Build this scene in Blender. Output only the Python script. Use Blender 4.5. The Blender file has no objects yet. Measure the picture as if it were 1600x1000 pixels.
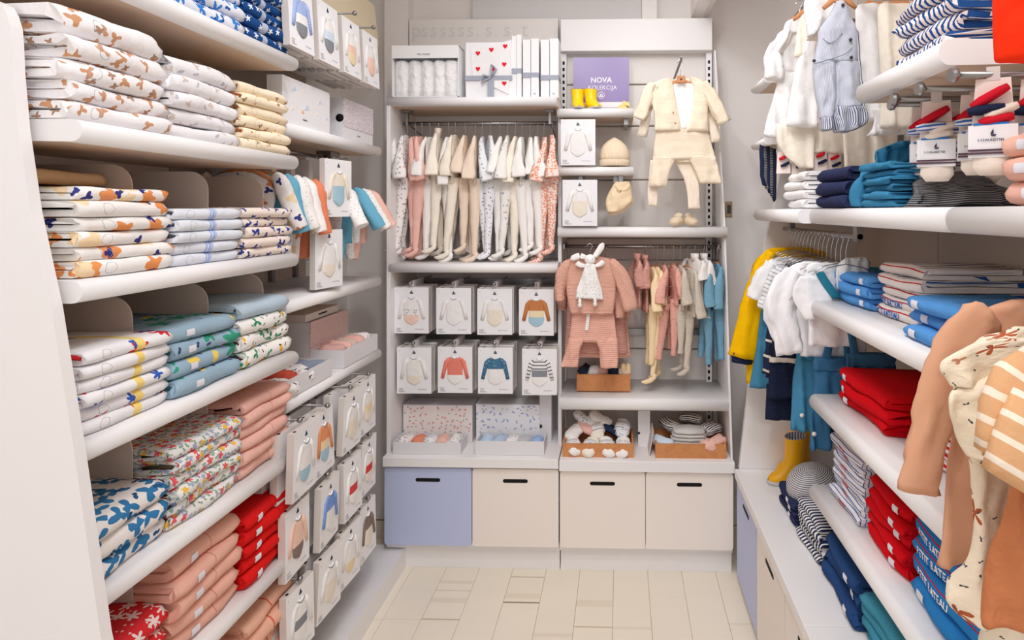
import bpy, math, random
from mathutils import noise as mnoise
from mathutils import Vector, Matrix
R = math.radians
SC = bpy.context.scene
COL = SC.collection
# ------------------------------------------------------------------ camera
FPX, PPX, PPY, CAMZ, YAW = 950.0, 941.5, 330.0, 1.62, math.atan(0.03)
cam_d = bpy.data.cameras.new('camera'); cam = bpy.data.objects.new('camera', cam_d); COL.objects.link(cam)
cam_d.sensor_width = 36; cam_d.lens = FPX / 1600 * 36
cam_d.shift_x = (800 - PPX) / 1600; cam_d.shift_y = (PPY - 500) / 1600
cam_d.clip_start = 0.02
cam.location = (0, 0, CAMZ); cam.rotation_euler = (R(90), 0, YAW)
SC.camera = cam
# ------------------------------------------------------------------ world, lights, exposure
w = bpy.data.worlds.new('world'); SC.world = w; w.use_nodes = True
bg = w.node_tree.nodes['Background']; bg.inputs[0].default_value = (0.90, 0.94, 1.0, 1); bg.inputs[1].default_value = 0.6
def area(name, loc, rot, sx, sy, power, col=(0.97, 0.97, 0.98)):
    l = bpy.data.lights.new(name, 'AREA'); l.shape = 'RECTANGLE'; l.size = sx; l.size_y = sy; l.energy = power; l.color = col
    o = bpy.data.objects.new(name, l); COL.objects.link(o); o.location = loc; o.rotation_euler = rot
    return o
area('ceiling_light', (-0.15, 1.35, 2.93), (0, 0, 0), 0.9, 2.6, 13)
area('ceiling_light', (-0.15, -0.9, 2.93), (0, 0, 0), 1.4, 2.0, 23)
area('front_fill', (-0.1, -2.3, 1.5), (R(90), 0, 0), 2.6, 2.4, 2.5, (0.92, 0.96, 1))  # unseen fill panel added behind the camera to brighten the fronts
for lx, ly, tx, ty, tz in ((-0.35, 1.2, -0.3, 3.0, 0.9), (0.3, 1.1, 0.35, 3.0, 0.9), (-0.1, 0.6, -1.2, 1.7, 0.9), (0.0, 0.5, 0.9, 1.5, 0.9), (0.1, 1.9, 0.75, 3.16, 1.7)):  # ceiling spots; the last one is added fill to brighten the right back wall
    l = bpy.data.lights.new('spot_or_fill', 'SPOT'); l.energy = 20 if ly < 1.5 else 9; l.spot_size = R(95); l.spot_blend = 0.8; l.shadow_soft_size = 0.05; l.color = (0.97, 0.97, 1.0)
    o = bpy.data.objects.new('spot_or_fill', l); COL.objects.link(o); o.location = (lx, ly, 2.85)
    o.rotation_euler = (Vector((tx, ty, tz)) - Vector((lx, ly, 2.85))).to_track_quat('-Z', 'Y').to_euler()
vs = SC.view_settings; vs.view_transform = 'Standard'; vs.look = 'None'; vs.gamma = 1; vs.use_curve_mapping = False
vs.exposure = 0.14
try:
    SC.cycles.max_bounces = 8; SC.cycles.diffuse_bounces = 6
except Exception: pass
# ------------------------------------------------------------------ pixel helpers (where a thing of the photo stands at a chosen depth)
CY, SY = math.cos(YAW), math.sin(YAW)
def ray(px, py):
    xc = (px - PPX) / FPX; yc = -(py - PPY) / FPX
    return Vector((CY * xc - SY, SY * xc + CY, yc))
def atY(px, py, Y):
    r = ray(px, py); k = Y / r.y
    return Vector((r.x * k, Y, CAMZ + r.z * k))
def atX(px, py, X):
    r = ray(px, py); k = X / r.x
    return Vector((X, r.y * k, CAMZ + r.z * k))
# ------------------------------------------------------------------ materials
MATS = {}
def lin(c):
    if isinstance(c, str):
        c = tuple(int(c[i:i + 2], 16) / 255 for i in (0, 2, 4))
    f = lambda v: v / 12.92 if v <= 0.04045 else ((v + 0.055) / 1.055) ** 2.4
    return (f(c[0]), f(c[1]), f(c[2]), 1)
class NT:
    def __init__(s, m): s.t = m.node_tree; s.n = s.t.nodes; s.l = s.t.links
    def node(s, kind, **k):
        n = s.n.new(kind)
        for a, b in k.items(): setattr(n, a, b)
        return n
    def inp(s, sock, v):
        if v is None: return
        if isinstance(v, bpy.types.NodeSocket): s.l.new(v, sock)
        else: sock.default_value = v
    def math(s, op, a, b=None, c=None):
        n = s.node('ShaderNodeMath', operation=op); s.inp(n.inputs[0], a)
        if b is not None: s.inp(n.inputs[1], b)
        if c is not None: s.inp(n.inputs[2], c)
        return n.outputs[0]
    def vmath(s, op, a, b=None, scale=None):
        n = s.node('ShaderNodeVectorMath', operation=op); s.inp(n.inputs[0], a)
        if b is not None: s.inp(n.inputs[1], b)
        if scale is not None: n.inputs['Scale'].default_value = scale
        return n.outputs[1] if op == 'LENGTH' else n.outputs[0]
    def mix(s, fac, a, b):
        n = s.node('ShaderNodeMix', data_type='RGBA'); s.inp(n.inputs[0], fac); s.inp(n.inputs[6], a); s.inp(n.inputs[7], b)
        return n.outputs[2]
def new_mat(name, base, rough=0.8, layers=(), bump=0.0, bscale=900, knit=None, metal=0.0, spec=0.3, sheen=0.0, soft=0.0, mott=0.0):
    """layers drawn on the UV map in metres: spots, stripes, band, ring, noise"""
    if name in MATS: return MATS[name]
    m = bpy.data.materials.new(name); m.use_nodes = True; N = NT(m)
    b = N.n['Principled BSDF']; b.inputs['Roughness'].default_value = rough; b.inputs['Metallic'].default_value = metal
    b.inputs['Specular IOR Level'].default_value = spec
    if sheen: b.inputs['Sheen Weight'].default_value = sheen
    col = lin(base)
    uv = N.node('ShaderNodeTexCoord').outputs['UV']
    oi = N.node('ShaderNodeObjectInfo').outputs['Random']
    offs = N.node('ShaderNodeCombineXYZ'); 
    sp = None
    if layers or mott:
        s0 = N.node('ShaderNodeSeparateXYZ'); N.l.new(uv, s0.inputs[0]); U, V = s0.outputs[0], s0.outputs[1]
        N.l.new(N.math('MULTIPLY', oi, 7.3), offs.inputs[0]); N.l.new(N.math('MULTIPLY', oi, 3.1), offs.inputs[1])
        uvo = N.vmath('ADD', uv, offs.outputs[0])
    if mott:
        nz = N.node('ShaderNodeTexNoise'); nz.inputs['Scale'].default_value = 6; N.l.new(uvo, nz.inputs['Vector'])
        col = N.mix(N.math('MULTIPLY', nz.outputs[0], mott), col, tuple(c * 0.72 for c in lin(base)[:3]) + (1,))
    for L in layers:
        k = L[0]
        if k == 'spots':
            _, c, cell, size, lobes, amp, dens, dist, seed = L
            vec = uvo
            if dist:
                nz = N.node('ShaderNodeTexNoise'); nz.inputs['Scale'].default_value = 1.6 / cell; N.l.new(uvo, nz.inputs['Vector'])
                vec = N.vmath('ADD', uvo, N.vmath('SCALE', N.vmath('SUBTRACT', nz.outputs['Color'], (0.5, 0.5, 0.5)), scale=dist))
            vec = N.vmath('ADD', vec, (seed * 1.37, seed * 0.71, 0))
            vec = N.vmath('SCALE', vec, scale=1 / cell)
            vo = N.node('ShaderNodeTexVoronoi', voronoi_dimensions='2D'); vo.inputs['Scale'].default_value = 1.0
            vo.inputs['Randomness'].default_value = 0.75
            N.l.new(vec, vo.inputs['Vector'])
            d = N.vmath('SUBTRACT', vec, vo.outputs['Position'])
            sd = N.node('ShaderNodeSeparateXYZ'); N.l.new(d, sd.inputs[0])
            cs = N.node('ShaderNodeSeparateXYZ'); N.l.new(vo.outputs['Color'], cs.inputs[0])
            ang = N.math('ADD', N.math('ARCTAN2', sd.outputs[1], sd.outputs[0]), N.math('MULTIPLY', cs.outputs[0], 6.283))
            thr = N.math('MULTIPLY_ADD', N.math('COSINE', N.math('MULTIPLY', ang, float(lobes))), amp * size / cell, size / cell)
            fac = N.math('MULTIPLY', N.math('LESS_THAN', vo.outputs['Distance'], thr), N.math('LESS_THAN', cs.outputs[1], dens))
        elif k == 'stripes':
            _, c, ax, per, duty = L
            fac = N.math('LESS_THAN', N.math('FRACT', N.math('MULTIPLY', U if ax == 'u' else V, 1 / per)), duty)
        elif k == 'band':
            _, c, ax, lo, hi = L
            a = U if ax == 'u' else V
            fac = N.math('MULTIPLY', N.math('GREATER_THAN', a, lo), N.math('LESS_THAN', a, hi))
        elif k == 'ring':
            _, c, cu, cv, r, wd = L
            q = N.vmath('LENGTH', N.vmath('SUBTRACT', uv, (cu, cv, 0)))
            fac = N.math('LESS_THAN', N.math('ABSOLUTE', N.math('SUBTRACT', q, r)), wd)
        elif k == 'noise':
            _, c, sc, thr, st = L
            nz = N.node('ShaderNodeTexNoise'); nz.inputs['Scale'].default_value = sc; nz.inputs['Detail'].default_value = 4; N.l.new(uvo, nz.inputs['Vector'])
            fac = N.math('MULTIPLY', N.math('GREATER_THAN', nz.outputs[0], thr), st)
        col = N.mix(fac, col, lin(c))
    N.inp(b.inputs['Base Color'], col)
    hgt = None
    if bump:
        nz = N.node('ShaderNodeTexNoise'); nz.inputs['Scale'].default_value = bscale; nz.inputs['Detail'].default_value = 3; N.l.new(uv, nz.inputs['Vector'])
        nz2 = N.node('ShaderNodeTexNoise'); nz2.inputs['Scale'].default_value = 28; nz2.inputs['Detail'].default_value = 3; N.l.new(uv, nz2.inputs['Vector'])
        hgt = N.math('ADD', N.math('MULTIPLY', nz.outputs[0], 0.25), N.math('MULTIPLY', nz2.outputs[0], soft if soft else 2.0))
    if knit:
        s1 = N.node('ShaderNodeSeparateXYZ'); N.l.new(uv, s1.inputs[0])
        kk = N.math('SINE', N.math('MULTIPLY', s1.outputs[0 if knit[0] == 'u' else 1], 6.283 / knit[1]))
        hgt = N.math('ADD', hgt, kk) if hgt is not None else kk
    if hgt is not None:
        bp = N.node('ShaderNodeBump'); bp.inputs['Strength'].default_value = min(1, bump or 0.5); bp.inputs['Distance'].default_value = 0.0035
        N.l.new(hgt, bp.inputs['Height']); N.l.new(bp.outputs[0], b.inputs['Normal'])
    MATS[name] = m
    return m
def cloth(name, base, layers=(), **k):
    k.setdefault('rough', 0.9); k.setdefault('bump', 0.6); k.setdefault('spec', 0.1); k.setdefault('sheen', 0.0)
    return new_mat(name, base, layers=layers, **k)
RING = ('ring', 'C4C4CC', 0.0, 0.05, 0.011, 0.0006)
white = new_mat('white_laminate', 'EFEDED', 0.45, spec=0.3)
offwhite = new_mat('off_white_panel', 'EBE6E2', 0.6)
taupe = new_mat('taupe_back_panel', 'DACBBF', 0.7)
wallm = new_mat('painted_wall', 'F1ECE9', 0.85, bump=0.1, bscale=60)
creamd = new_mat('cream_drawer_front', 'F3EAE2', 0.5)
blued = new_mat('blue_drawer_front', 'C0C9EA', 0.5)
steel = new_mat('brushed_steel', '9A9898', 0.3, metal=1.0)
chrome = new_mat('bright_chrome', 'C9C9CB', 0.22, metal=1.0)
black = new_mat('black_slot', '141214', 0.8)
dark = new_mat('dark_print', '2B2F45', 0.7)
paper = new_mat('white_card', 'F0F0F2', 0.55)
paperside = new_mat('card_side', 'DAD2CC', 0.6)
# ------------------------------------------------------------------ meshes
def smooth_rows(rows, sub):
    """Catmull-Rom through rows of equal length tuples"""
    out = []; n = len(rows)
    for i in range(n - 1):
        p0, p1, p2, p3 = rows[max(0, i - 1)], rows[i], rows[i + 1], rows[min(n - 1, i + 2)]
        for q in range(sub):
            t = q / sub
            out.append(tuple(.5 * (2 * b + (c - a) * t + (2 * a - 5 * b + 4 * c - d) * t * t + (3 * b - a - 3 * c + d) * t ** 3) for a, b, c, d in zip(p0, p1, p2, p3)))
    out.append(tuple(rows[-1])); return out
def crinkle(v, amp, ph=0.0):
    """creases of soft cloth: ridged noise, longer down than across"""
    a = mnoise.noise(Vector((v.x * 30 + ph * 3, v.y * 30, v.z * 13 + v.x * 12))); b = mnoise.noise(Vector((v.x * 62 + ph, v.y * 62 + 9, v.z * 34 - v.x * 25)))
    return amp * ((1 - abs(a) * 2.6) * .9 + b * .8 - .5)
class MB:
    def __init__(s): s.V = []; s.F = []; s.U = []; s.S = []; s.M = []
    def face(s, f, uv=None, smooth=False, mat=0):
        s.F.append(tuple(f)); s.U.append(uv); s.S.append(smooth); s.M.append(mat)
    def box(s, x0, x1, y0, y1, z0, z1, mat=0, bev=0.0):
        if bev:
            b = bev
            a, c = (x0 + b, x1 - b), (y0 + b, y1 - b)
            rings = []
            for z, i in ((z0, b), (z0 + b, 0), (z1 - b, 0), (z1, b)):
                rings.append([(x0 + i + b * (1 if i == 0 else 1) * 0, y0 + i, z)] and
                             [(x0 + i, y0 + b + i * .0, z), (x0 + b, y0 + i, z), (x1 - b, y0 + i, z), (x1 - i, y0 + b, z), (x1 - i, y1 - b, z), (x1 - b, y1 - i, z), (x0 + b, y1 - i, z), (x0 + i, y1 - b, z)])
            return s.rings(rings, caps=True, smooth=False, mat=mat)
        n = len(s.V)
        s.V += [(x, y, z) for z in (z0, z1) for y in (y0, y1) for x in (x0, x1)]
        for f in ((0, 2, 3, 1), (4, 5, 7, 6), (0, 1, 5, 4), (2, 6, 7, 3), (0, 4, 6, 2), (1, 3, 7, 5)):
            s.face([n + i for i in f], mat=mat)
        return s
    def rings(s, rings, caps=True, smooth=True, mat=0, closed=True, u0=0.0, v0=0.0):
        """skin a list of equally long rings; UV = (length round the ring, length along)"""
        n = len(s.V); m = len(rings[0]); q = len(rings)
        for r in rings: s.V += [tuple(p) for p in r]
        mid = rings[q // 2]; us = [u0]
        for i in range(m): us.append(us[-1] + (Vector(mid[(i + 1) % m]) - Vector(mid[i])).length)
        vs_ = [v0]
        for j in range(q - 1):
            a = Vector(rings[j][0]) ; b = Vector(rings[j + 1][0]); a2 = Vector(rings[j][m // 2]); b2 = Vector(rings[j + 1][m // 2])
            vs_.append(vs_[-1] + ((b - a).length + (b2 - a2).length) / 2)
        e = m if closed else m - 1
        for j in range(q - 1):
            for i in range(e):
                k = (i + 1) % m
                s.face((n + j * m + i, n + j * m + k, n + (j + 1) * m + k, n + (j + 1) * m + i),
                       ((us[i], vs_[j]), (us[i + 1], vs_[j]), (us[i + 1], vs_[j + 1]), (us[i], vs_[j + 1])), smooth, mat)
        if caps and closed:
            s.face([n + i for i in range(m)][::-1], mat=mat); s.face([n + (q - 1) * m + i for i in range(m)], mat=mat)
        return s
    def tube(s, pts, r, n=8, mat=0, caps=True):
        pts = [Vector(p) for p in pts]; rr = r if isinstance(r, (list, tuple)) else [r] * len(pts)
        rings = []; prev = None
        for i, p in enumerate(pts):
            t = (pts[min(i + 1, len(pts) - 1)] - pts[max(i - 1, 0)]).normalized()
            a = prev if prev is not None else (Vector((0, 0, 1)) if abs(t.z) < 0.9 else Vector((1, 0, 0)))
            a = (a - t * a.dot(t)).normalized(); prev = a; b = t.cross(a)
            rings.append([p + (a * math.cos(6.2832 * k / n) + b * math.sin(6.2832 * k / n)) * rr[i] for k in range(n)])
        return s.rings(rings, caps=caps, mat=mat)
    def loft(s, pts, ra, rb, side=(1, 0, 0), n=16, amp=0.0, k=5, ph=0.0, mat=0, caps=True, ampgrow=False, sq=1.0, res=1, crump=0.0):
        """soft cloth tube: section half-width ra along side, rb across; amp = drape folds"""
        pts = [Vector(p) for p in pts]; rings = []; sd = Vector(side)
        if res > 1:
            q = [tuple(p) + (a_, b_) for p, a_, b_ in zip(pts, ra, rb)]; q = smooth_rows(q, res)
            pts = [Vector(r[:3]) for r in q]; ra = [max(.0005, r[3]) for r in q]; rb = [max(.0005, r[4]) for r in q]
        for i, p in enumerate(pts):
            t = (pts[min(i + 1, len(pts) - 1)] - pts[max(i - 1, 0)]).normalized()
            a = (sd - t * sd.dot(t)).normalized(); b = t.cross(a)
            am = amp * (i / max(1, len(pts) - 1) if ampgrow else 1)
            ring = []
            for q in range(n):
                th = 6.2832 * q / n; c, sn = math.cos(th), math.sin(th)
                if sq != 1.0: c = math.copysign(abs(c) ** sq, c); sn = math.copysign(abs(sn) ** sq, sn)
                f = 1 + am * math.sin(k * th + ph + i * 0.35) + am * 0.5 * math.sin((k + 3) * th + ph * 2 - i * 0.6)
                v = p + a * (ra[i] * c * (1 + (f - 1) * 0.35)) + b * (rb[i] * sn * f)
                if crump: v = v + (a * c + b * sn) * crinkle(v, crump, ph)
                ring.append(v)
            rings.append(ring)
        return s.rings(rings, caps=caps, mat=mat)
    def lathe(s, prof, n=16, c=(0, 0, 0), sx=1, sy=1, mat=0, caps=True):
        return s.rings([[(c[0] + r * sx * math.cos(6.2832 * k / n), c[1] + r * sy * math.sin(6.2832 * k / n), c[2] + z) for k in range(n)] for r, z in prof], caps=caps, mat=mat)
    def prism(s, poly, axis, a0, a1, mat=0, smooth=False):
        f = {'x': lambda p, a: (a, p[0], p[1]), 'y': lambda p, a: (p[0], a, p[1]), 'z': lambda p, a: (p[0], p[1], a)}[axis]
        return s.rings([[f(p, a0) for p in poly], [f(p, a1) for p in poly]], caps=True, smooth=smooth, mat=mat)
    def xf(s, M, start=0):
        s.V[start:] = [tuple(M @ Vector(v)) for v in s.V[start:]]
        return s
    def wob(s, fn, start=0):
        s.V[start:] = [fn(*v) for v in s.V[start:]]
        return s
    def mesh(s, name, mats):
        me = bpy.data.meshes.new(name); me.from_pydata(s.V, [], s.F)
        for m in (mats if isinstance(mats, (list, tuple)) else [mats]): me.materials.append(m)
        uvl = me.uv_layers.new(name='UVMap'); buf = []
        for f, uv in zip(s.F, s.U):
            if uv is None:
                p = [Vector(s.V[i]) for i in f[:4]]; nn = (p[1] - p[0]).cross(p[2] - p[0]); ax = max(range(3), key=lambda i: abs(nn[i]))
                a, b = {0: (1, 2), 1: (0, 2), 2: (0, 1)}[ax]
                for i in f: buf += [s.V[i][a], s.V[i][b]]
            else:
                for q in uv: buf += list(q)
        uvl.data.foreach_set('uv', buf)
        me.polygons.foreach_set('use_smooth', s.S); me.polygons.foreach_set('material_index', s.M)
        me.update(); return me
    def obj(s, name, mats, parent=None, label=None, cat=None, group=None, kind=None, loc=None):
        o = bpy.data.objects.new(name, s.mesh(name, mats)); COL.objects.link(o); o.parent = parent
        if loc is not None: o.location = loc
        return tag(o, label, cat, group, kind)
def tag(o, label=None, cat=None, group=None, kind=None):
    if label: o['label'] = label
    if cat: o['category'] = cat
    if group: o['group'] = group
    if kind: o['kind'] = kind
    return o
def thing(name, label, cat, loc=(0, 0, 0), rot=0, group=None):
    o = bpy.data.objects.new(name, None); COL.objects.link(o); o.empty_display_size = 0.05
    o.location = loc; o.rotation_euler = rot if isinstance(rot, (tuple, list)) else (0, 0, rot)
    return tag(o, label, cat, group)
def share(name, me, parent, loc=(0, 0, 0), rot=(0, 0, 0), scale=None, mat=None):
    o = bpy.data.objects.new(name, me); COL.objects.link(o); o.parent = parent; o.location = loc; o.rotation_euler = rot
    if scale: o.scale = scale
    return o
def clone(o, loc=None, rot=None, label=None, group=None, parent=None):
    c = o.copy(); COL.objects.link(c)
    if parent is not None: c.parent = parent
    if loc is not None: c.location = loc
    if rot is not None: c.rotation_euler = rot if isinstance(rot, (tuple, list)) else (0, 0, rot)
    if label: c['label'] = label
    if group: c['group'] = group
    for ch in o.children: 
        k = clone(ch, parent=c); k.matrix_parent_inverse = ch.matrix_parent_inverse.copy()
    return c
TXT = {}
def text_mb(body, size, bold=False, mat=0, align='LEFT'):
    """lettering as flat triangles in x (along) and z (up)"""
    key = (body, size, bold, align)
    if key not in TXT:
        cu = bpy.data.curves.new('t', 'FONT'); cu.body = body; cu.size = size; cu.resolution_u = 2; cu.align_x = align
        if bold: cu.offset = size * 0.025
        o = bpy.data.objects.new('t', cu); me = bpy.data.meshes.new_from_object(o)
        TXT[key] = ([tuple(v.co) for v in me.vertices], [tuple(p.vertices) for p in me.polygons])
        bpy.data.objects.remove(o); bpy.data.meshes.remove(me)
    return TXT[key]
def add_text(mb, body, size, place, bold=False, mat=0, align='LEFT'):
    vs_, fs = text_mb(body, size, bold, mat, align); n = len(mb.V)
    mb.V += [tuple(place(v[0], v[1])) for v in vs_]
    for f in fs: mb.face([n + i for i in f], mat=mat)
ORD = ['topmost', 'second from the top', 'third from the top', 'fourth from the top', 'fifth from the top', 'sixth from the top', 'seventh from the top', 'eighth from the top']
def nth(i, n): return 'lowest' if i == n - 1 else ORD[i]
NUM = ['first', 'second', 'third', 'fourth', 'fifth', 'sixth', 'seventh', 'eighth', 'ninth', 'tenth', 'eleventh', 'twelfth', 'thirteenth', 'fourteenth', 'fifteenth', 'sixteenth', 'seventeenth', 'eighteenth', 'nineteenth', 'twentieth']
RNG = random.Random(7)
# ================================================================== setting
def struct(mb, name, mats): return mb.obj(name, mats, kind='structure')
XL, XR, YB, ZC = -1.44, 1.05, 3.16, 2.98
struct(MB().box(XL - .1, XR + .1, YB, YB + .1, 0, ZC), 'wall_back', wallm)
struct(MB().box(XL - .1, XL, -2.5, YB, 0, ZC), 'wall_left', wallm)
struct(MB().box(XR, XR + .1, -2.5, YB, 0, ZC), 'wall_right', wallm)
struct(MB().box(XL - .1, XR + .1, -2.5, YB + .1, ZC, ZC + .1), 'ceiling', wallm)
fl = struct(MB().box(XL - .1, XR + .1, -2.5, YB + .1, -0.06, -0.018), 'floor', new_mat('floor_gap', 'B5A48E', 0.9))
plankm = new_mat('painted_floor_board', 'F3E9D8', 0.5, layers=[('noise', 'D8C6AC', 9, 0.62, 0.35), ('spots', 'A08C74', 0.16, 0.004, 2, 0.5, 0.6, 0.01, 3), ('spots', 'C9B79C', 0.07, 0.003, 3, 0.5, 0.5, 0.01, 5)], mott=0.25, bump=0.15, bscale=60)
x = -1.4; i = 0
while x < 1.0:
    wd = 0.152; ys = [-2.5, -0.4 + (i * 0.37) % 1.3, 3.15] if i % 7 != 3 else [-2.5, 0.4, 2.60 - .05 * (i % 3), 3.15]
    for a, b in zip(ys[:-1], ys[1:]):
        MB().box(x + .0005, x + wd - .0005, a + .0005, b - .0005, -0.018, RNG.uniform(-0.0006, 0.0006), bev=0.001).obj('plank', plankm, fl)
    x += wd; i += 1
# pillar, grey board and beam on the back wall above the units
p0, p1 = atY(603, 0, 3.1), atY(640, 0, 3.1)
struct(MB().box(p0.x, p1.x, 3.08, YB, 0, ZC), 'trim_1', wallm)
p0, p1 = atY(1003, 0, 3.12), atY(1026, 0, 3.12)
struct(MB().box(p0.x, p1.x, 3.10, YB, 0, ZC), 'trim_2', wallm)
greyb = new_mat('pale_grey_board', 'DAD8D8', 0.8)
p2 = atY(640, 0, 3.13)
struct(MB().box(p1.x - .95 - .0, p0.x - .001, 3.125, YB, 2.2, ZC), 'trim_3', greyb)
p0, p1 = atY(1085, 0, 3.0), atY(1108, 20, 3.0)
struct(MB().prism([(p0.x, p1.z + .02), (p0.x + .05, p1.z - .0), (p1.x + .02, p1.z + .03), (p1.x + .04, ZC), (p0.x, ZC)], 'y', 2.5, YB), 'trim_4', wallm)
# light switch beside the right display unit
p = atY(1138.5, 327, 3.16)
sw = thing('light_switch', 'small brass-edged dark light switch on the cream wall beside the display unit', 'switch', (p.x, YB, p.z))
MB().box(-.018, .018, -.008, 0, -.04, .04, bev=.002).obj('switch_plate', new_mat('aged_brass', 'B09A78', 0.4, metal=.6), sw)
MB().box(-.009, .009, -.012, -.007, -.022, .022).obj('rocker', new_mat('dark_grey_plastic', '4A4A50', 0.5), sw)
# air conditioner high on the left wall
acm = new_mat('aged_cream_plastic', 'E2D3B4', 0.5)
ac = thing('air_conditioner', 'cream wall air conditioner high in the left corner above the hanging boxes', 'air conditioner', (XL, 2.1, 2.5))
prof = [(0, 0), (.16, 0), (.30, .10), (.32, .16), (.30, .34), (0, .34)]
ca, cb = [], []
a = atX(500, 26, -1.13)
ac.location = (XL, 1.75, a.z - .12)
MB().rings([[(px_, 0, pz) for px_, pz in prof], [(px_, 1.03, pz) for px_, pz in prof]], smooth=False).obj('housing', acm, ac)
MB().box(.17, .31, .05, .98, .095, .102).xf(Matrix.Translation((0, 0, -.045))).obj('air_outlet', black, ac)
MB().lathe([(.012, 0), (.012, .008)], 12, (.10, .95, -.007)).obj('sensor', black, ac)

# ================================================================== shelving
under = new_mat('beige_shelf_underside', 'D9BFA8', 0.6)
def shelf_mb(depth, length, t=0.042, cap=True):
    """bull-nosed shelf: front at x=0, back at x=-depth, y 0..length, underside at z=0"""
    prof = [(-depth, t), (-depth, 0.006)]
    prof += [(-.035, 0)]
    for k in range(9):
        a = R(-90 + 22.5 * k); prof.append((-.020 + .020 * math.cos(a), t / 2 + t / 2 * math.sin(a)))
    return MB().rings([[(a, y, b) for a, b in prof] for y in (0, length)], smooth=False)
def smooth_nose(mb):
    for i, f in enumerate(mb.F):
        if len(f) == 4: mb.S[i] = False
    return mb
SM = {}
def shelf(parent, x, y0, y1, z, depth, side, t=0.042):
    mb = shelf_mb(depth, y1 - y0, t)
    if side == 'R': mb.xf(Matrix.Diagonal((-1, 1, 1, 1)))
    if side == 'B': mb.xf(Matrix(((0, 1, 0, 0), (-1, 0, 0, 0), (0, 0, 1, 0), (0, 0, 0, 1))))
    for i in range(len(mb.F)): mb.S[i] = len(mb.F[i]) == 4
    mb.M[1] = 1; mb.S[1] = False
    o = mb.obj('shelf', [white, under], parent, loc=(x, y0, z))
    return o
def autosmooth(o, ang=40):
    me = o.data
    for e in me.edges: pass
def upright_mb(z0, z1, slots):
    return MB()
def upright(parent, x, y, z0, z1, axis):
    """slotted steel upright; axis = direction its face looks"""
    dx, dy = axis
    mb = MB().box(x - .014, x + .014, y - .014, y + .014, z0, z1); mb.obj('upright', white, parent)
    s = MB(); z = z0 + .03
    while z < z1 - .03:
        if dy: s.box(x - .005, x + .005, y + dy * .0145 - .001, y + dy * .0145 + .001, z, z + .016)
        else: s.box(x + dx * .0145 - .001, x + dx * .0145 + .001, y - .005, y + .005, z, z + .016)
        z += .032
    s.obj('upright_slots', black, parent, kind='stuff')
def leaning_panel(parent, pts, y0, y1, mat=white, name='side_panel'):
    MB().prism(pts, 'y', y0, y1).obj(name, mat, parent)

# ---- near left unit
UL = thing('shelving_unit', 'white near left shelving unit with seven full shelves and a leaning side panel', 'shelving', (-1.2, 1.1, 0))
UL.location = (0, 0, 0)
ZL = [2.056, 1.750, 1.448, 1.144, 0.840, 0.540, 0.240]
TZ = [z + .042 for z in ZL]
for z in ZL: shelf(UL, -1.0, 1.10, 1.86, z, 0.42, 'L')
pp = [atY(a_, b_, 1.062) for a_, b_ in ((158, 1000), (118, 720), (80, 482), (47, 330), (28, 200), (20, 110), (18, 62), (16, 40), (10, 20), (2, 6), (-8, 0), (-24, -3))]
leaning_panel(UL, [(-1.44, 0), (-.80, 0), (-.84, .45)] + [(q.x, q.z) for q in pp] + [(-1.44, pp[-1].z)], 1.062, 1.085)
MB().box(-1.438, -1.42, 1.09, 1.87, 0.0, 2.36).obj('back_panel', taupe, UL)
for z in (1.97, 1.66, 1.36): MB().box(-1.42, -1.40, 1.09, 1.87, z, z + .03).obj('back_rail', taupe, UL)
divm = new_mat('frosted_divider', 'DFD0C4', 0.5, spec=.2)
for zi in range(7):
    for dy in (1.362, 1.618, 1.872) if zi in (2, 3, 4) else (1.362, 1.618):
        d = MB(); dz = TZ[zi]; hh = .238 if zi else .22
        pr = [(-1.41, 0), (-1.12, 0), (-1.12, hh - .05)] + [(-1.17 + .05 * math.cos(R(15 * k)), hh - .05 + .05 * math.sin(R(15 * k))) for k in range(1, 7)] + [(-1.41, hh)]
        MB().prism([(a, dz + b) for a, b in pr], 'y', dy - .0015, dy + .0015).obj('divider', divm, UL)
MB().box(-1.42, -.86, 1.09, 1.86, 0, .09).obj('plinth', white, UL)
# ---- far left unit
UF = thing('shelving_unit', 'white far left shelving bay with clothes rail, pack hooks and a low platform', 'shelving')
for z, x in ((1.862, -1.05), (1.292, -1.05), (.975, -1.05)): shelf(UF, x, 1.88, 2.64, z, .37, 'L')
MB().box(-1.438, -1.42, 1.88, 2.70, 0.0, 2.36).obj('back_panel', new_mat('brown_back_panel', 'B9AAA0', .8), UF)
pf = MB().box(-1.42, -.98, 1.87, 2.76, 0.0, .09).obj('platform', white, UF)
bumpers = [(1.90, .0), (2.64, .0)]
MB().tube([(-1.2, 1.90, 1.835), (-1.2, 2.45, 1.835)], .008).obj('rail', steel, UF)
MB().box(-1.23, -1.17, 2.42, 2.50, 1.845, 1.862).box(-1.215, -1.185, 2.45, 2.47, 1.72, 1.86).obj('rail_bracket', steel, UF)
for yy in (2.25, 2.42, 2.60): MB().box(-1.42, -1.405, yy - .012, yy + .012, .1, 1.8).obj('back_strip', steel, UF)
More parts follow.
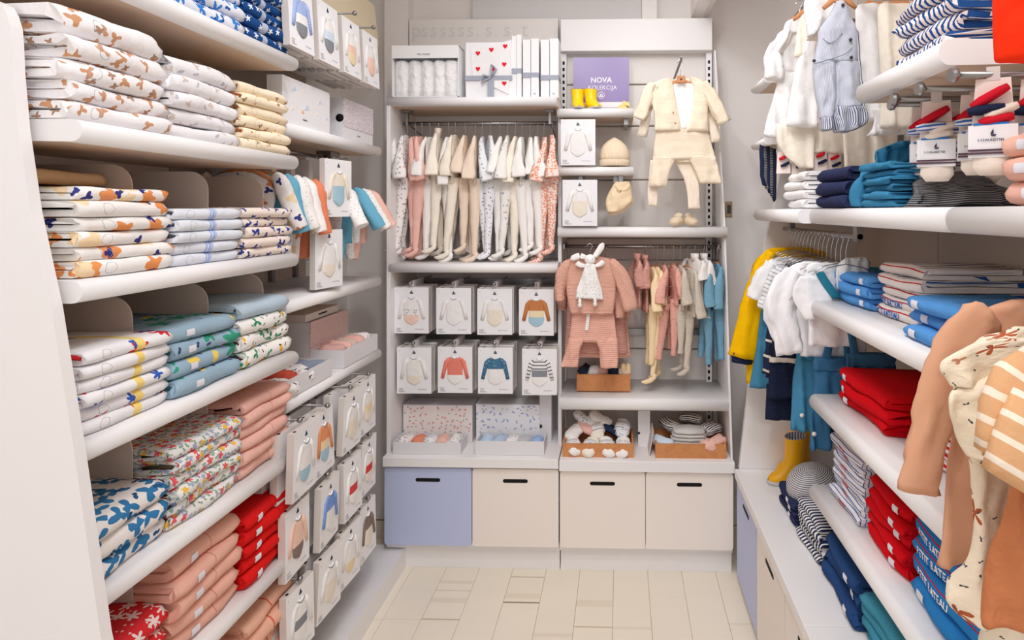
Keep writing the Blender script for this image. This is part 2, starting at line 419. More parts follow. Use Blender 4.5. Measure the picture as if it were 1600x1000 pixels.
# ---- back left unit
YF = 2.70
xl, xm, xr = atY(600, 0, YF).x, atY(874, 0, YF).x, atY(1147, 0, YF).x
def zY(py, Y, px=800): return atY(px, py, Y).z
UB = thing('display_unit', 'white back display unit on the left with sleepsuit rail, pack hooks and drawers below', 'display unit')
zt = {}
shelf(UB, xl + .005, 2.72, 2.72 + (xm - xl) - .02, 2.098, .36, 'B', .04)
shelf(UB, xl + .012, 2.72, 2.72 + (xm - xl) - .022, zY(427, 2.72), .36, 'B', .042)
MB().box(xl, xl + .018, 2.73, 3.10, .50, 2.10).obj('side_panel', white, UB)
MB().box(xm - .022, xm - .006, 2.86, 3.10, .50, 2.10).obj('side_panel', white, UB)
hx0 = atY(640, 0, 3.08).x; hx1 = atY(872, 0, 3.08).x
bpz = zY(30, 3.08)
bb = MB().box(xl + .018, xm - .022, 3.08, 3.10, .5, 2.1).box(hx0, hx1, 3.075, 3.10, 2.1, bpz).obj('back_panel', offwhite, UB)
t = MB(); p = atY(643, 58, 3.074)
for i_, ch_ in enumerate('pssssss.s.s.t'): add_text(t, ch_, .105, lambda a, b: (p.x + i_ * .047 + a, 3.0735, p.z + b))
t.obj('lettering', new_mat('faint_grey_letters', 'DEDAD8', .7), UB)
def drawer(parent, x0, x1, m, facing='B', z0=.122, z1=.468):
    """front with rounded corners and a slotted grip"""
    r = .012; wd = x1 - x0
    poly = []
    for cx, cz, a0 in ((wd - r, z0 + r, -90), (wd - r, z1 - r, 0), (r, z1 - r, 90), (r, z0 + r, 180)):
        for k in range(4): poly.append((cx + r * math.cos(R(a0 + 30 * k)), cz + r * math.sin(R(a0 + 30 * k))))
    mb = MB().prism(poly, 'y', 0, .018)
    gp = []
    for cx, a0 in ((wd / 2 + .048, -90), (wd / 2 - .048, 90)):
        for k in range(7): gp.append((cx + .008 * math.cos(R(a0 + 30 * k)), z1 - .052 + .008 * math.sin(R(a0 + 30 * k))))
    g = MB().prism(gp, 'y', -.0012, .004)
    if facing == 'B': M = Matrix.Translation((x0, YF, 0))
    else: M = Matrix.Translation((facing, x1, 0)) @ Matrix.Rotation(R(-90), 4, 'Z')
    o = mb.xf(M).obj('drawer_front', m, parent); g.xf(M).obj('grip_slot', black, o)
d1 = atY(737.5, 0, YF).x; d2 = atY(1008.5, 0, YF).x
cz0, cz1 = .480, .522
MB().box(xl, xm - .003, 2.68, 3.08, cz0, cz1, bev=.002).obj('counter_top', white, UB)
MB().box(xl + .005, xm - .004, 2.72, 3.08, .10, cz0).obj('carcass', white, UB)
MB().box(atY(628, 0, 2.75).x, xm - .003, 2.745, 3.08, 0.0, .118).obj('kick_board', white, UB)
drawer(UB, xl + .002, d1 - .002, blued); drawer(UB, d1 + .002, xm - .004, creamd)
MB().tube([(xl + .03, 2.86, 2.035), (xm - .03, 2.86, 2.035)], .0095).obj('rail', steel, UB)
for xx in (xl + .05, xm - .06): MB().box(xx - .006, xx + .006, 2.85, 2.87, 2.03, 2.10).box(xx - .02, xx + .02, 2.84, 2.88, 2.085, 2.098).tube([(xx, 2.86, 2.04), (xx, 3.08, 2.0)], .004).obj('rail_bracket', steel, UB)
for zz in (1.25, .97): MB().box(xl + .02, xm - .024, 3.062, 3.08, zz, zz + .03).obj('hook_bar', steel, UB)
# ---- back right unit
UR = thing('display_unit', 'white back display unit on the right with plum sign, cream outfit and wooden trays', 'display unit')
x0 = xm; x1 = xr
hxa, hxb = atY(876, 0, 3.0).x, atY(1113, 0, 3.0).x
MB().box(hxa, hxb, 3.0, 3.10, zY(79, 3.0, 1000), zY(29, 3.0, 1000), bev=.002).obj('header_box', white, UR)
gz = [zY(v, 3.07, 1000) for v in (735, 640, 545, 460, 372, 281, 197, 132, 79)]
for a, b in zip(gz[:-1], gz[1:]):
    MB().box(hxa, hxb + .01, 3.07, 3.09, a + .004, b - .004, bev=.003).obj('back_board', offwhite, UR)
MB().box(hxa, hxb + .02, 3.09, 3.11, .5, 2.58).obj('backing', taupe, UR)
upright(UR, hxa + .012, 3.045, .53, 2.41, (0, -1)); upright(UR, hxb - .012, 3.045, .53, 2.41, (0, -1))
pa = atY(1113, 79, 3.06); pb = atY(1137, 372, 2.80); pc = atY(1147, 717, 2.70)
MB().rings([[(pa.x + k, 3.1, 2.41), (pa.x + k, 3.0, 2.41), (pb.x - .01 + k, 2.84, 1.52), (pc.x - .012 + k, 2.71, .52), (pc.x - .012 + k, 3.1, .52)] for k in (0, .008)], smooth=False).obj('side_panel', white, UR)
zsa = zY(182, 2.80, 930)
for (pxa, pxb, pyb, Y, tt) in ((870, 990, 182, 2.80, .04), (872, 990, 274, 2.80, .04), (871, 1137, 371, 2.80, .048), (874, 1140, 642, 2.74, .056)):
    a, b = atY(pxa, pyb, Y), atY(pxb, pyb, Y)
    shelf(UR, a.x, Y, Y + b.x - a.x, a.z, 3.07 - Y, 'B', tt)
for pxx, pyy in ((880, 190), (978, 190), (908, 280), (962, 280)):
    q = atY(pxx, pyy, 2.9); MB().box(q.x - .01, q.x + .01, 2.86, 3.06, q.z - .02, q.z + .012).obj('shelf_bracket', steel, UR)
zr = zY(385, 2.9, 1000)
ra, rb = atY(878, 385, 2.9), atY(1126, 385, 2.9)
MB().tube([(ra.x, 2.90, ra.z), (rb.x, 2.90, ra.z)], .009).tube([(ra.x, 2.97, ra.z - .07), (rb.x, 2.97, ra.z - .07)], .003).obj('rail', steel, UR)
for q in (ra.x + .01, rb.x - .01): MB().box(q - .005, q + .005, 2.89, 3.05, ra.z - .012, ra.z + .012).obj('rail_bracket', steel, UR)
MB().box(xm + .001, xr, 2.68, 3.08, cz0 - .01, cz1 - .004, bev=.002).obj('counter_top', white, UR)
MB().box(xm, xr - .004, 2.72, 3.08, .10, cz0 - .01).obj('carcass', white, UR)
MB().box(xm + .002, xr - .003, 2.745, 3.08, 0.0, .118).obj('kick_board', white, UR)
drawer(UR, xm + .003, d2 - .002, creamd, z1=.462); drawer(UR, d2 + .002, xr - .004, creamd, z1=.462)
MB().box(hxa + .02, hxb - .01, 3.05, 3.07, 1.0, 1.03).obj('hook_bar', steel, UR)

# ---- right far unit (bay with clothes hanging) and right near unit
UG = thing('shelving_unit', 'white far right bay with hanging clothes and a leaning end panel', 'shelving')
MB().prism([(.515, .50), (1.04, .50), (1.04, 2.0), (.74, 2.0), (.66, 1.62), (.625, 1.48)], 'y', 2.66, 2.685).obj('side_panel', white, UG)
MB().box(1.02, 1.04, 1.99, 2.66, .5, 2.6).obj('back_panel', taupe, UG)
shelf(UG, .575, 1.995, 2.655, 1.580, .44, 'R', .048)
for zz in (2.13, 1.885): shelf(UG, .565, 2.43, 2.66, zz, .45, 'R', .03)
MB().tube([(.70, 1.80, 1.545), (.70, 2.62, 1.545)], .009).obj('rail', steel, UG)
MB().box(.69, .71, 1.80, 1.83, 1.53, 1.58).obj('rail_bracket', steel, UG); MB().box(.69, .71, 2.5, 2.53, 1.54, 1.58).obj('rail_bracket', steel, UG)
MB().tube([(.72, 1.62, 2.42), (.72, 2.60, 2.42)], .009).tube([(.72, 2.58, 2.42), (1.03, 2.58, 2.42)], .008).tube([(.72, 1.66, 2.42), (1.03, 1.66, 2.42)], .008).obj('rail', steel, UG)
UN = thing('shelving_unit', 'white near right shelving unit with long stepped shelves of folded clothes', 'shelving')
for ya, yb in ((1.165, 1.99), (.30, 1.16)):
    shelf(UN, .61, ya, yb, 1.579, .41, 'R', .049)
    for zz in ((1.285, .98, .687) if ya > 1 else ()): shelf(UN, .61, ya, yb, zz, .41, "R", .048)
MB().box(1.02, 1.04, .25, 1.985, .5, 2.6).obj('back_panel', taupe, UN)
shelf(UN, .61, 1.185, 1.60, 1.900, .41, 'R', .05)
shelf(UN, .64, 1.05, 1.60, 2.165, .38, 'R', .045)
MB().box(1.0, 1.02, 1.14, 1.18, .5, 2.6).obj('upright', white, UN)
UC = thing('base_cabinet', 'white low cabinet run along the right wall with blue and cream drawer fronts', 'cabinet')
MB().box(.495, 1.04, 1.66, 2.66, .462, .50, bev=.002).obj('counter_top', white, UC)
MB().box(.495, 1.04, .30, 1.658, .462, .50, bev=.002).obj('counter_top', white, UC)
MB().box(.53, 1.04, .30, 2.70, .10, .462).obj('carcass', white, UC)
MB().box(.55, 1.03, .30, 2.72, 0.0, .10).obj('kick_board', creamd, UC)
yy = 2.665
for k in range(6):
    drawer(UC, yy - .385, yy - .004, blued if k == 0 else creamd, facing=.505, z0=.04, z1=.458); yy -= .389
# ================================================================== folded clothes
def fold_mb(w, d, h, seed, layers=2, wav=1.0):
    """one folded garment: a cloth ribbon turned back on itself; round fold at x=0, runs back to x=-d, y 0..w, z 0..h. u=0 on the middle of the front"""
    rg = random.Random(seed); gap = h * rg.uniform(.06, .14); t = (h - gap) / 2
    ph = [rg.uniform(0, 6.28) for _ in range(6)]
    d1 = d * rg.uniform(.93, 1.0); d2 = d * rg.uniform(.86, 1.0)
    out = [(-d1, 0), (-d1 * .6, 0), (-d * .25, 0), (-h / 2, 0)]
    out += [(-h / 2 + h / 2 * math.cos(R(a)), h / 2 + h / 2 * math.sin(R(a))) for a in (-60, -30, 0, 30, 60)]
    out += [(-h / 2, h), (-d * .25, h), (-d2 * .6, h), (-d2, h)]
    inn = [(-d2 - .004, h - t / 2), (-d2, h - t), (-d * .5, h - t), (-h * .55, h - t), (-h * .45, h / 2), (-h * .55, t), (-d * .5, t), (-d1, t), (-d1 - .004, t / 2)]
    prof = out + inn; NY = 15; mb = MB(); rings = []
    mid = 6
    for j in range(NY):
        y = w * j / (NY - 1); e = .90 if j in (0, NY - 1) else (.98 if j in (1, NY - 2) else 1); ring = []
        for i, (px, pz) in enumerate(prof):
            fz = .5 + (pz / h - .5) * e
            wz = wav * (.0022 * math.sin(y * 26 + ph[0]) + .0018 * math.sin(px * 34 + y * 11 + ph[1]) + .0013 * math.sin(px * 61 - y * 47 + ph[4]))
            wx = wav * .0035 * math.sin(y * 19 + ph[2]) + .0015 * math.sin(y * 43 + ph[3])
            back = min(1, -px / d)
            yy = y + wav * .005 * math.sin(px * 27 + ph[5] + (2 if pz > h / 2 else 0)) * (1 if j in (0, NY - 1) else .5)
            if 0 < pz < h or True:
                cr_ = wav * .0016 * mnoise.noise(Vector((px * 22 + seed, y * 30, pz * 60))) * (1 if pz > h * .3 else .4)
                wz += cr_; wx += cr_ * 1.2
                wx += wav * .0012 * mnoise.noise(Vector((seed * 3.1, y * 55 + pz * 40, pz * 90)))
            ring.append((px + wx * (1 - .5 * back) - (1 - e) * .03, yy, fz * h + wz * (pz / h) * (.35 + .65 * back)))
        rings.append(ring)
    n0 = len(mb.V); mb.rings(rings, caps=True, smooth=True)
    L = [0]
    for i in range(1, len(prof) + 1):
        a, b = prof[i - 1], prof[i % len(prof)]; L.append(L[-1] + math.hypot(a[0] - b[0], a[1] - b[1]))
    m = len(prof); q = 0
    for j in range(NY - 1):
        for i in range(m):
            ya, yb = w * j / (NY - 1), w * (j + 1) / (NY - 1)
            mb.U[q] = ((L[i] - L[mid], ya), (L[i + 1] - L[mid], ya), (L[i + 1] - L[mid], yb), (L[i] - L[mid], yb)); q += 1
    def surf(u, v, off=.0012):
        """a point on the front of the fold: u up the curve from its middle, v along"""
        a = max(-1.35, min(1.35, u / (h / 2))); x = -h / 2 + (h / 2 + off) * math.cos(a); z = h / 2 + (h / 2 + off) * math.sin(a)
        wx = wav * .0035 * math.sin(v * 19 + ph[2]) + .0015 * math.sin(v * 43 + ph[3])
        return (x + wx, v, z)
    return mb, surf
tagm = new_mat('white_label', 'E9E9F0', .6); tagp = new_mat('label_print', '8C8C9A', .7)
def garment(name, label, cat, mat, loc, side, w, d, h, seed, group=None, tags=(), text=None, neck=None, wav=1.0, tilt=0.0, lift=0):
    mb, surf = fold_mb(w, d, h, seed, wav=wav)
    flip = side == 'R'
    rot = (tilt, 0, math.pi) if flip else (tilt, 0, 0)
    t = thing(name, label, cat, loc, rot, group)
    mb.obj('folded_cloth', mat, t)
    ymap = (lambda v: w - v) if flip else (lambda v: v)     # v counted from the end nearest the viewer
    for (v0, v1, u0, u1) in tags:
        g = MB(); rings = []
        for k in range(5):
            u = u0 + (u1 - u0) * k / 4; rings.append([surf(u, ymap(v0), .0006), surf(u, ymap(v1), .0006), surf(u, ymap(v1), .0022), surf(u, ymap(v0), .0022)])
        g.rings(rings, smooth=False); o = g.obj('label_tag', tagm, t)
    if text:
        for (body, size, v, u, col) in text:
            g = MB()
            if flip: add_text(g, body, size, lambda a, b: surf(u + b, ymap(v + .0) - 0 - 0 + (0) - (-1) * 0 + 0 - 0 - 0 + 0 if False else (w - (v + 0)) * 0 + (ytext(w, v, a)), .002), bold=True)
            else: add_text(g, body, size, lambda a, b: surf(u + b, v + a, .002), bold=True)
            g.obj('lettering', col, t)
    if neck:
        g = MB(); hh = h * .6
        g.tube([(-.03 - .05, -.001, h * .5), (-.03, -.003, h * .72), (-.012, .004, h * .55)], .0045, 6); g.obj('neckline', neck, t)
    return t
def ytext(w, v, a):
    # on the right-hand shelves the front faces -x after the half turn; reading direction runs away from far end to near end
    return w - v - 0 - a if False else (v + a)
def stack(n, side, X, ya, yb, z, d, htot, mats, name, cat, what, group, seed, tags=(), texts=None, jitter=.009, neckmat=None, wav=1.0, where='', wv=None, hs=None):
    """a pile of folded garments between ya..yb; each is its own thing. mats cycles from the top down; what(i) -> label start"""
    rg = random.Random(seed); zz = z + .0005; h = htot / n
    rows = []
    for i in range(n - 1, -1, -1):
        hh = (hs[i] if hs else h * rg.uniform(.9, 1.1)); rows.append((i, hh))
    for i, hh in rows:
        m = mats[i % len(mats)]; ww = (yb - ya) * rg.uniform(.965, 1.0); dx = rg.uniform(-jitter, jitter); dy = rg.uniform(0, .006)
        x = X + (dx if side == 'L' else -dx) + (-.002 * 0)
        y = ya + dy if side == 'L' else ya + dy + ww
        lab = what(i) if callable(what) else what.format(nth(i, n))
        tg = tags(i) if callable(tags) else tags
        tx = texts(i) if callable(texts) else texts
        garment(name, lab, cat, m, (x, y, zz), side, ww, d * rg.uniform(.95, 1.02), hh * .985, seed * 31 + i, group, tg, tx, neckmat, wav)
        zz += hh
    return zz
S = lambda c, cell, size, lobes=3, amp=.35, dens=.8, dist=.01, seed=0: ('spots', c, cell, size, lobes, amp, dens, dist, seed)
m_bear = cloth('white_cotton_brown_bears', 'F4F1F2', [S('CF9A76', .042, .0095, 3, .45, .55, .018, 1), S('B08C74', .05, .007, 4, .4, .4, .016, 5), ('ring', 'B5B3BD', 0, .06, .012, .0007)])
m_bearp = cloth('white_cotton_pale_marks', 'F3F1F3', [S('D8C9C0', .04, .008, 3, .4, .5, .02, 2), S('C4C4CC', .05, .006, 2, .4, .4, .02, 4)])
m_cream = cloth('cream_cotton_tiny_animals', 'FBEBCF', [S('A88A6C', .05, .006, 3, .5, .6, .015, 1), S('C85A50', .06, .003, 2, .3, .6, .005, 7), ('ring', 'CBBBA8', 0, .06, .01, .0006)])
m_floralb = cloth('white_cotton_blue_blooms', 'E9ECF6', [S('3E86D6', .04, .015, 5, .55, .8, .012, 1), S('2560B0', .032, .006, 2, .6, .6, .01, 3)])
m_navystar = cloth('navy_cotton_white_stars', '1F4C8A', [S('EDF1F6', .034, .0068, 5, .5, .8, 0, 2), ('band', 'B9BFD0', 'v', .075, .10)])
m_cloud = cloth('white_cotton_orange_clouds', 'F6F3F0', [S('F09A5C', .085, .021, 5, .22, .5, .02, 4), S('F8DDB4', .08, .022, 3, .3, .5, .03, 1), S('3A3F86', .07, .009, 3, .4, .6, .012, 8), ('ring', 'B5B3BD', 0, .06, .012, .0006)])
m_lblue = cloth('pale_blue_cotton_blue_band', 'E6EAF2', [('band', 'A3B9E8', 'v', .112, .118), ('band', 'A3B9E8', 'v', .122, .128), ('band', 'BFCDEE', 'v', .128, .136), ('ring', 'B5B3BD', 0, .05, .011, .0006)])
m_navyfig = cloth('ivory_cotton_navy_whales', 'F2E4D8', [S('3B4796', .038, .0085, 3, .45, .85, .012, 3), S('3B4796', .05, .004, 2, .6, .6, .006, 6)])
m_sea = cloth('white_cotton_red_crabs', 'F3F2F4', [S('DE2E3C', .10, .018, 7, .35, .5, .012, 2), S('3A62C0', .085, .011, 5, .4, .5, .012, 5), ('band', 'F9DE84', 'v', .125, .145), ('ring', 'B5B3BD', 0, .05, .011, .0006)])
m_teal = cloth('blue_grey_cotton_green_palms', '9DB9CB', [S('3FA083', .075, .022, 5, .4, .6, .02, 2), S('F5D56A', .09, .014, 2, .3, .4, .01, 4), S('3E4A80', .06, .006, 2, .5, .5, .01, 8), S('C4515F', .11, .006, 2, .3, .4, .01, 11)])
m_plantw = cloth('white_cotton_jungle_sprigs', 'F4F1EC', [S('3E9A72', .042, .010, 3, .7, .5, .012, 3), S('F5B93C', .06, .009, 2, .4, .5, .01, 5), S('2FA3C8', .055, .007, 2, .4, .5, .01, 9), S('3D4152', .026, .003, 2, .7, .6, .006, 12)])
m_skyrib = cloth('pale_blue_rib_knit', 'C9DEEE', knit=('v', .004), bump=.5)
m_bluel = cloth('white_cotton_blue_leaves', 'F1ECE8', [S('3B7FB2', .045, .0175, 3, .55, .85, .01, 1), S('2E5A86', .06, .007, 2, .6, .6, .01, 6)])
m_flor = cloth('white_cotton_small_flowers', 'EFEDEA', [S('93B29A', .017, .0045, 2, .5, .8, .005, 9), S('A9B7D8', .024, .006, 5, .3, .7, .004, 11), S('F2C14B', .038, .0075, 5, .25, .6, .004, 3), S('E8636B', .032, .008, 5, .28, .7, .004, 1)])
m_pink = cloth('dusty_pink_cotton', 'EFBDAF', [('band', 'DA9E8D', 'v', .135, .138), S('D89484', .02, .0014, 2, .3, .5, .0, 4)])
m_redfl = cloth('red_cotton_white_blossom', 'E0343A', [S('F6E4DF', .04, .0125, 6, .5, .75, .012, 1), S('F6E4DF', .02, .0025, 3, .3, .5, .005, 3)])
m_pinkp = cloth('salmon_pink_cotton', 'EFB9A6', [('band', 'D38F7E', 'v', .135, .138)])
m_red = cloth('bright_red_jersey', 'E0201F', [('band', 'B01016', 'v', .15, .153)])
m_redR = cloth('scarlet_jersey', 'D90F1C')
m_peachf = cloth('peach_cotton_red_piping', 'F3BDA4', [('band', 'DE6C55', 'v', .12, .126)])
m_mustard = cloth('tan_plain_cotton', 'D9B68C')
GA = lambda s: s
YC = [(1.125, 1.355), (1.368, 1.612), (1.625, 1.862)]
XF = -1.025
# zone 1 (top shelf)
stack(3, 'L', XF, 1.38, 1.63, TZ[0], .30, .11, [m_floralb], 'folded_shirt', 'shirt', '{} of the folded white shirts with blue blooms', 'blue bloom shirts on the top shelf', 11)
stack(5, 'L', XF, 1.632, 1.86, TZ[0], .30, .175, [m_navystar], 'folded_shirt', 'shirt', '{} of the folded navy shirts with white stars', 'navy star shirts on the top shelf', 12)
# zone 2
stack(5, 'L', XF, 1.105, 1.357, TZ[1], .30, .215, [m_bear], 'folded_sleepsuit', 'sleepsuit', '{} of the folded white sleepsuits printed with brown bears', 'brown bear sleepsuits', 13, wav=2.2, hs=[.055, .045, .042, .038, .038])
stack(5, 'L', XF, 1.364, 1.614, TZ[1], .30, .19, [m_bearp], 'folded_sleepsuit', 'sleepsuit', '{} of the folded white pale-marked sleepsuits beside the bear pile', 'pale-marked sleepsuits', 31, wav=1.9, hs=[.042, .042, .038, .035, .034])
stack(6, 'L', XF, 1.622, 1.858, TZ[1], .30, .185, [m_cream], 'folded_bodysuit', 'bodysuit', '{} of the folded cream bodysuits with tiny animals', 'cream bodysuits with tiny animals', 14, wav=1.4, neckmat=cloth('rust_brown_trim', '9C5A32'))
# zone 3
stack(6, 'L', XF, YC[0][0], YC[0][1] + .01, TZ[2], .30, .178, [m_cloud], 'folded_sleepsuit', 'sleepsuit', '{} of the folded white sleepsuits with orange clouds', 'orange cloud sleepsuits', 15, wav=1.4)
stack(5, 'L', XF, *YC[1], TZ[2], .30, .138, [m_lblue], 'folded_shirt', 'shirt', '{} of the folded pale blue shirts with a blue band', 'pale blue banded shirts', 16, neckmat=cloth('charcoal_trim', '4A4E58'))
stack(5, 'L', XF, *YC[2], TZ[2], .30, .135, [m_navyfig], 'folded_bodysuit', 'bodysuit', '{} of the folded ivory bodysuits with navy whale shapes', 'navy whale bodysuits', 17, neckmat=cloth('brown_trim', '6E5A4C'))
# zone 4
stack(6, 'L', XF, *YC[0], TZ[3], .30, .168, [m_sea], 'folded_shirt', 'shirt', '{} of the folded white shirts with red crabs', 'red crab shirts', 18, neckmat=cloth('red_trim', 'C22B30'))
stack(4, 'L', XF, *YC[1], TZ[3], .30, .158, [m_teal], 'folded_sleepsuit', 'sleepsuit', '{} of the folded blue-grey sleepsuits with green palms', 'green palm sleepsuits', 19, wav=1.5, neckmat=cloth('deep_teal_trim', '2E5A62'), tags=lambda i: [(.05, .075, -.006, .008)])
stack(4, 'L', XF, *YC[2], TZ[3], .30, .168, [m_skyrib, m_plantw, m_plantw, m_plantw], 'folded_bodysuit', 'bodysuit', lambda i: 'pale blue ribbed bodysuit folded on top of the jungle sprig pile' if i == 0 else ORD[i - 1].replace('topmost', 'uppermost') + ' of the folded white bodysuits with jungle sprigs', 'bodysuits in the jungle sprig pile', 20, wav=1.6, neckmat=cloth('dark_brown_trim', '3E2E2A'))
# zone 5
stack(3, 'L', XF, *YC[0], TZ[4], .30, .13, [m_bluel], 'folded_shirt', 'shirt', '{} of the folded white shirts with big blue leaves', 'blue leaf shirts', 21, wav=1.6)
stack(6, 'L', XF, *YC[1], TZ[4], .31, .19, [m_flor], 'folded_dress', 'dress', '{} of the folded white dresses with small flowers', 'small flower dresses', 22, wav=1.7, neckmat=cloth('dark_olive_trim', '4A4232'))
stack(6, 'L', XF, *YC[2], TZ[4], .30, .205, [m_pink], 'folded_shirt', 'shirt', '{} of the folded dusty pink shirts on the fifth left shelf', 'dusty pink shirts on the fifth shelf', 23, wav=1.4, neckmat=cloth('maroon_trim', '5A2A2C'))
# zone 6
stack(3, 'L', XF, *YC[0], TZ[5], .30, .14, [m_redfl], 'folded_dress', 'dress', '{} of the folded red dresses with white blossom', 'red blossom dresses', 24, wav=1.5)
stack(5, 'L', XF, *YC[1], TZ[5], .30, .215, [m_pinkp], 'folded_trousers', 'trousers', '{} of the folded salmon pink trousers on the sixth left shelf', 'salmon trousers on the sixth shelf', 25, wav=1.5, tags=lambda i: [(.06, .085, -.008, .008)])
stack(5, 'L', XF, *YC[2], TZ[5], .30, .20, [m_red], 'folded_jumper', 'jumper', '{} of the folded bright red jumpers on the sixth left shelf', 'bright red jumpers', 26, wav=1.4, tags=lambda i: [(.045, .068, -.009, .007)])
# zone 7
stack(4, 'L', XF, *YC[2], TZ[6], .30, .20, [m_peachf], 'folded_cardigan', 'cardigan', '{} of the folded peach cardigans with red piping', 'peach cardigans on the lowest shelf', 27, wav=1.5)
stack(4, 'L', XF, *YC[1], TZ[6], .30, .20, [m_pinkp], 'folded_trousers', 'trousers', '{} of the folded salmon trousers on the lowest left shelf', 'salmon trousers on the lowest shelf', 28)
# hidden-back pieces the photo shows behind the stacks
stack(1, 'L', -1.16, 1.12, 1.34, TZ[2] + .185, .2, .03, [m_mustard], 'folded_shirt', 'shirt', lambda i: 'tan folded shirt lying behind the top of the orange cloud pile', None, 29)
stack(1, 'L', -1.20, 1.38, 1.60, TZ[4] + .195, .18, .04, [m_pinkp], 'folded_shirt', 'shirt', lambda i: 'salmon folded shirt lying behind the top of the small flower pile', None, 30)
# ================================================================== boxed bodysuit packs
PK_W, PK_H, PK_D = .160, .212, .019
pm = {k: cloth('pack_' + k, c, L) for k, c, L in (
    ('white', 'F2F0EE', []), ('dots', 'F0EDEA', [S('5E646E', .011, .0022, 2, .4, .7, 0, 1)]), ('ivory', 'EFE6D6', []), ('blush', 'F4D3C6', []),
    ('rust', 'C5814F', []), ('sand', 'F0DDB8', []), ('aqua', 'A9CBDA', []), ('coral', 'EB8878', []), ('petrol', '4A7794', [S('9AB8C6', .02, .0025, 5, .4, .6, 0, 1)]),
    ('stripe', 'F0EEEC', [('stripes', '4A4E5A', 'v', .016, .28)]), ('grey', '8C8F96', []), ('bluestripe', '8FA8DE', [('stripes', 'C6D3F2', 'v', .006, .4)]), ('paleblue', 'D3E2F2', []),
    ('peach', 'F2CDBB', []), ('brown', '8A7A72', []), ('orange', 'E59A6C', []), ('redtrim', 'D84A4A', []), ('blue', '7E9FDC', []))}
def bodysuit_mb(long=True):
    mb = MB(); zt = [.0, -.010, -.022, -.036, -.052, -.068, -.082, -.096, -.108, -.118, -.124]; hw = [.024, .033, .036, .036, .036, .035, .036, .036, .033, .022, .008]
    n = 8
    rows = []
    for z, h in zip(zt, hw):
        rows.append([(h * math.cos(math.pi * k / n), -.0045 * math.sin(math.pi * k / n) - .0003, z + (0.0 if z else -.010 * math.sin(math.pi * k / n) ** 4)) for k in range(n + 1)])
    base = 0
    for j in range(len(rows) - 1):
        m = 0 if zt[j] > -.045 else (1 if zt[j] > -.082 else 2)
        k0 = len(mb.V); mb.V += rows[j] + rows[j + 1]; w = n + 1
        for i in range(n):
            uv = tuple((mb.V[q][0], mb.V[q][2]) for q in (k0 + i, k0 + i + 1, k0 + w + i + 1, k0 + w + i))
            mb.face((k0 + i, k0 + i + 1, k0 + w + i + 1, k0 + w + i)[::-1], uv[::-1], True, m)
    L = .078 if long else .036
    for s in (-1, 1):
        st = len(mb.V)
        pts = [(s * .026, -.002, -.010), (s * .040, -.002, -.024), (s * (.050), -.002, -.024 - L * .5), (s * .058, -.002, -.02 - L)]
        mb.loft(pts, [.010, .0105, .009, .008], [.003, .0038, .0035, .003], (1, 0, 0), 8, mat=0)
    return mb
def pack_parts():
    W, H, D = PK_W, PK_H, PK_D
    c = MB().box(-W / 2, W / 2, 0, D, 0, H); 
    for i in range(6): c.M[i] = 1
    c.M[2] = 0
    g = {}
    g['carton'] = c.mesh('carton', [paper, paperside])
    h = MB().box(-.062, -.050, .006, .013, H, H + .0006); g['hole'] = h.mesh('hang_hole', black)
    t = MB()
    for k, s in enumerate(('bodies', "body's", 'bodysuits')): add_text(t, s, .0075, lambda a, b, k=k: (-.070 + a, -.0006, .021 - k * .0068 + b))
    add_text(t, 'dès la naissance', .0062, lambda a, b: (.018 + a, -.0006, .018 + b))
    add_text(t, '5', .007, lambda a, b: (-.070 + a, -.0006, H - .018 + b)); 
    g['print'] = t.mesh('lettering', dark)
    # emblem: little boat
    e = MB().prism([(-.009, 0), (.009, 0), (.006, -.004), (-.006, -.004)], 'y', -.0008, 0).prism([(0, .001), (.0, .013), (-.0065, .001)], 'y', -.0008, 0).prism([(.001, .001), (.001, .010), (.006, .001)], 'y', -.0008, 0)
    g['emblem'] = e.mesh('emblem', dark)
    hz = MB(); pts = [(.014 * math.sin(R(a)), -.001, -.014 * math.cos(R(a))) for a in range(-75, 76, 25)]
    hz.tube(pts, .003, 5); g['hanger'] = hz.mesh('neck_ring', paper)
    g['long'] = bodysuit_mb(True); g['short'] = bodysuit_mb(False)
    return g
PG = pack_parts(); BM = {}
def body_mesh(mats, long=True):
    k = (mats, long)
    if k not in BM: BM[k] = (PG['long'] if long else PG['short']).mesh('bodysuit', [pm[q] for q in mats])
    return BM[k]
def pack(label, loc, rot, mats=None, group=None, long=True):
    t = thing('boxed_bodysuit', label, 'boxed clothing', loc, rot, group)
    share('carton', PG['carton'], t); share('hang_hole', PG['hole'], t)
    if mats:
        share('bodysuit', body_mesh(mats, long), t, (0, 0, .166)); share('lettering', PG['print'], t)
        share('emblem', PG['emblem'], t, (0, 0, .187)); share('neck_ring', PG['hanger'], t, (0, 0, .174))
    return t
def hook(parent, x, y, z, L, axis):
    """display hook: arm with round knob, sticking out of the bar"""
    dx, dy = axis
    p0, p1 = (x, y, z), (x + dx * L, y + dy * L, z)
    o = MB().tube([p0, p1], .004).tube([(p1[0], p1[1], z), (p1[0] + dx * .004, p1[1] + dy * .004, z)], .004).obj('hook', steel, parent)
    k = MB(); prof = [(.0, -.009), (.006, -.007), (.009, -.002), (.009, .003), (.006, .007), (.0, .009)]
    k.rings([[(p1[0] + (r * math.cos(6.28 * q / 10) if dy else zz * dx), p1[1] + (zz * dy if dy else r * math.cos(6.28 * q / 10)), z + r * math.sin(6.28 * q / 10)) for q in range(10)] for r, zz in [(max(.0005, r), zz) for r, zz in prof]]).obj('hook_knob', steel, o)
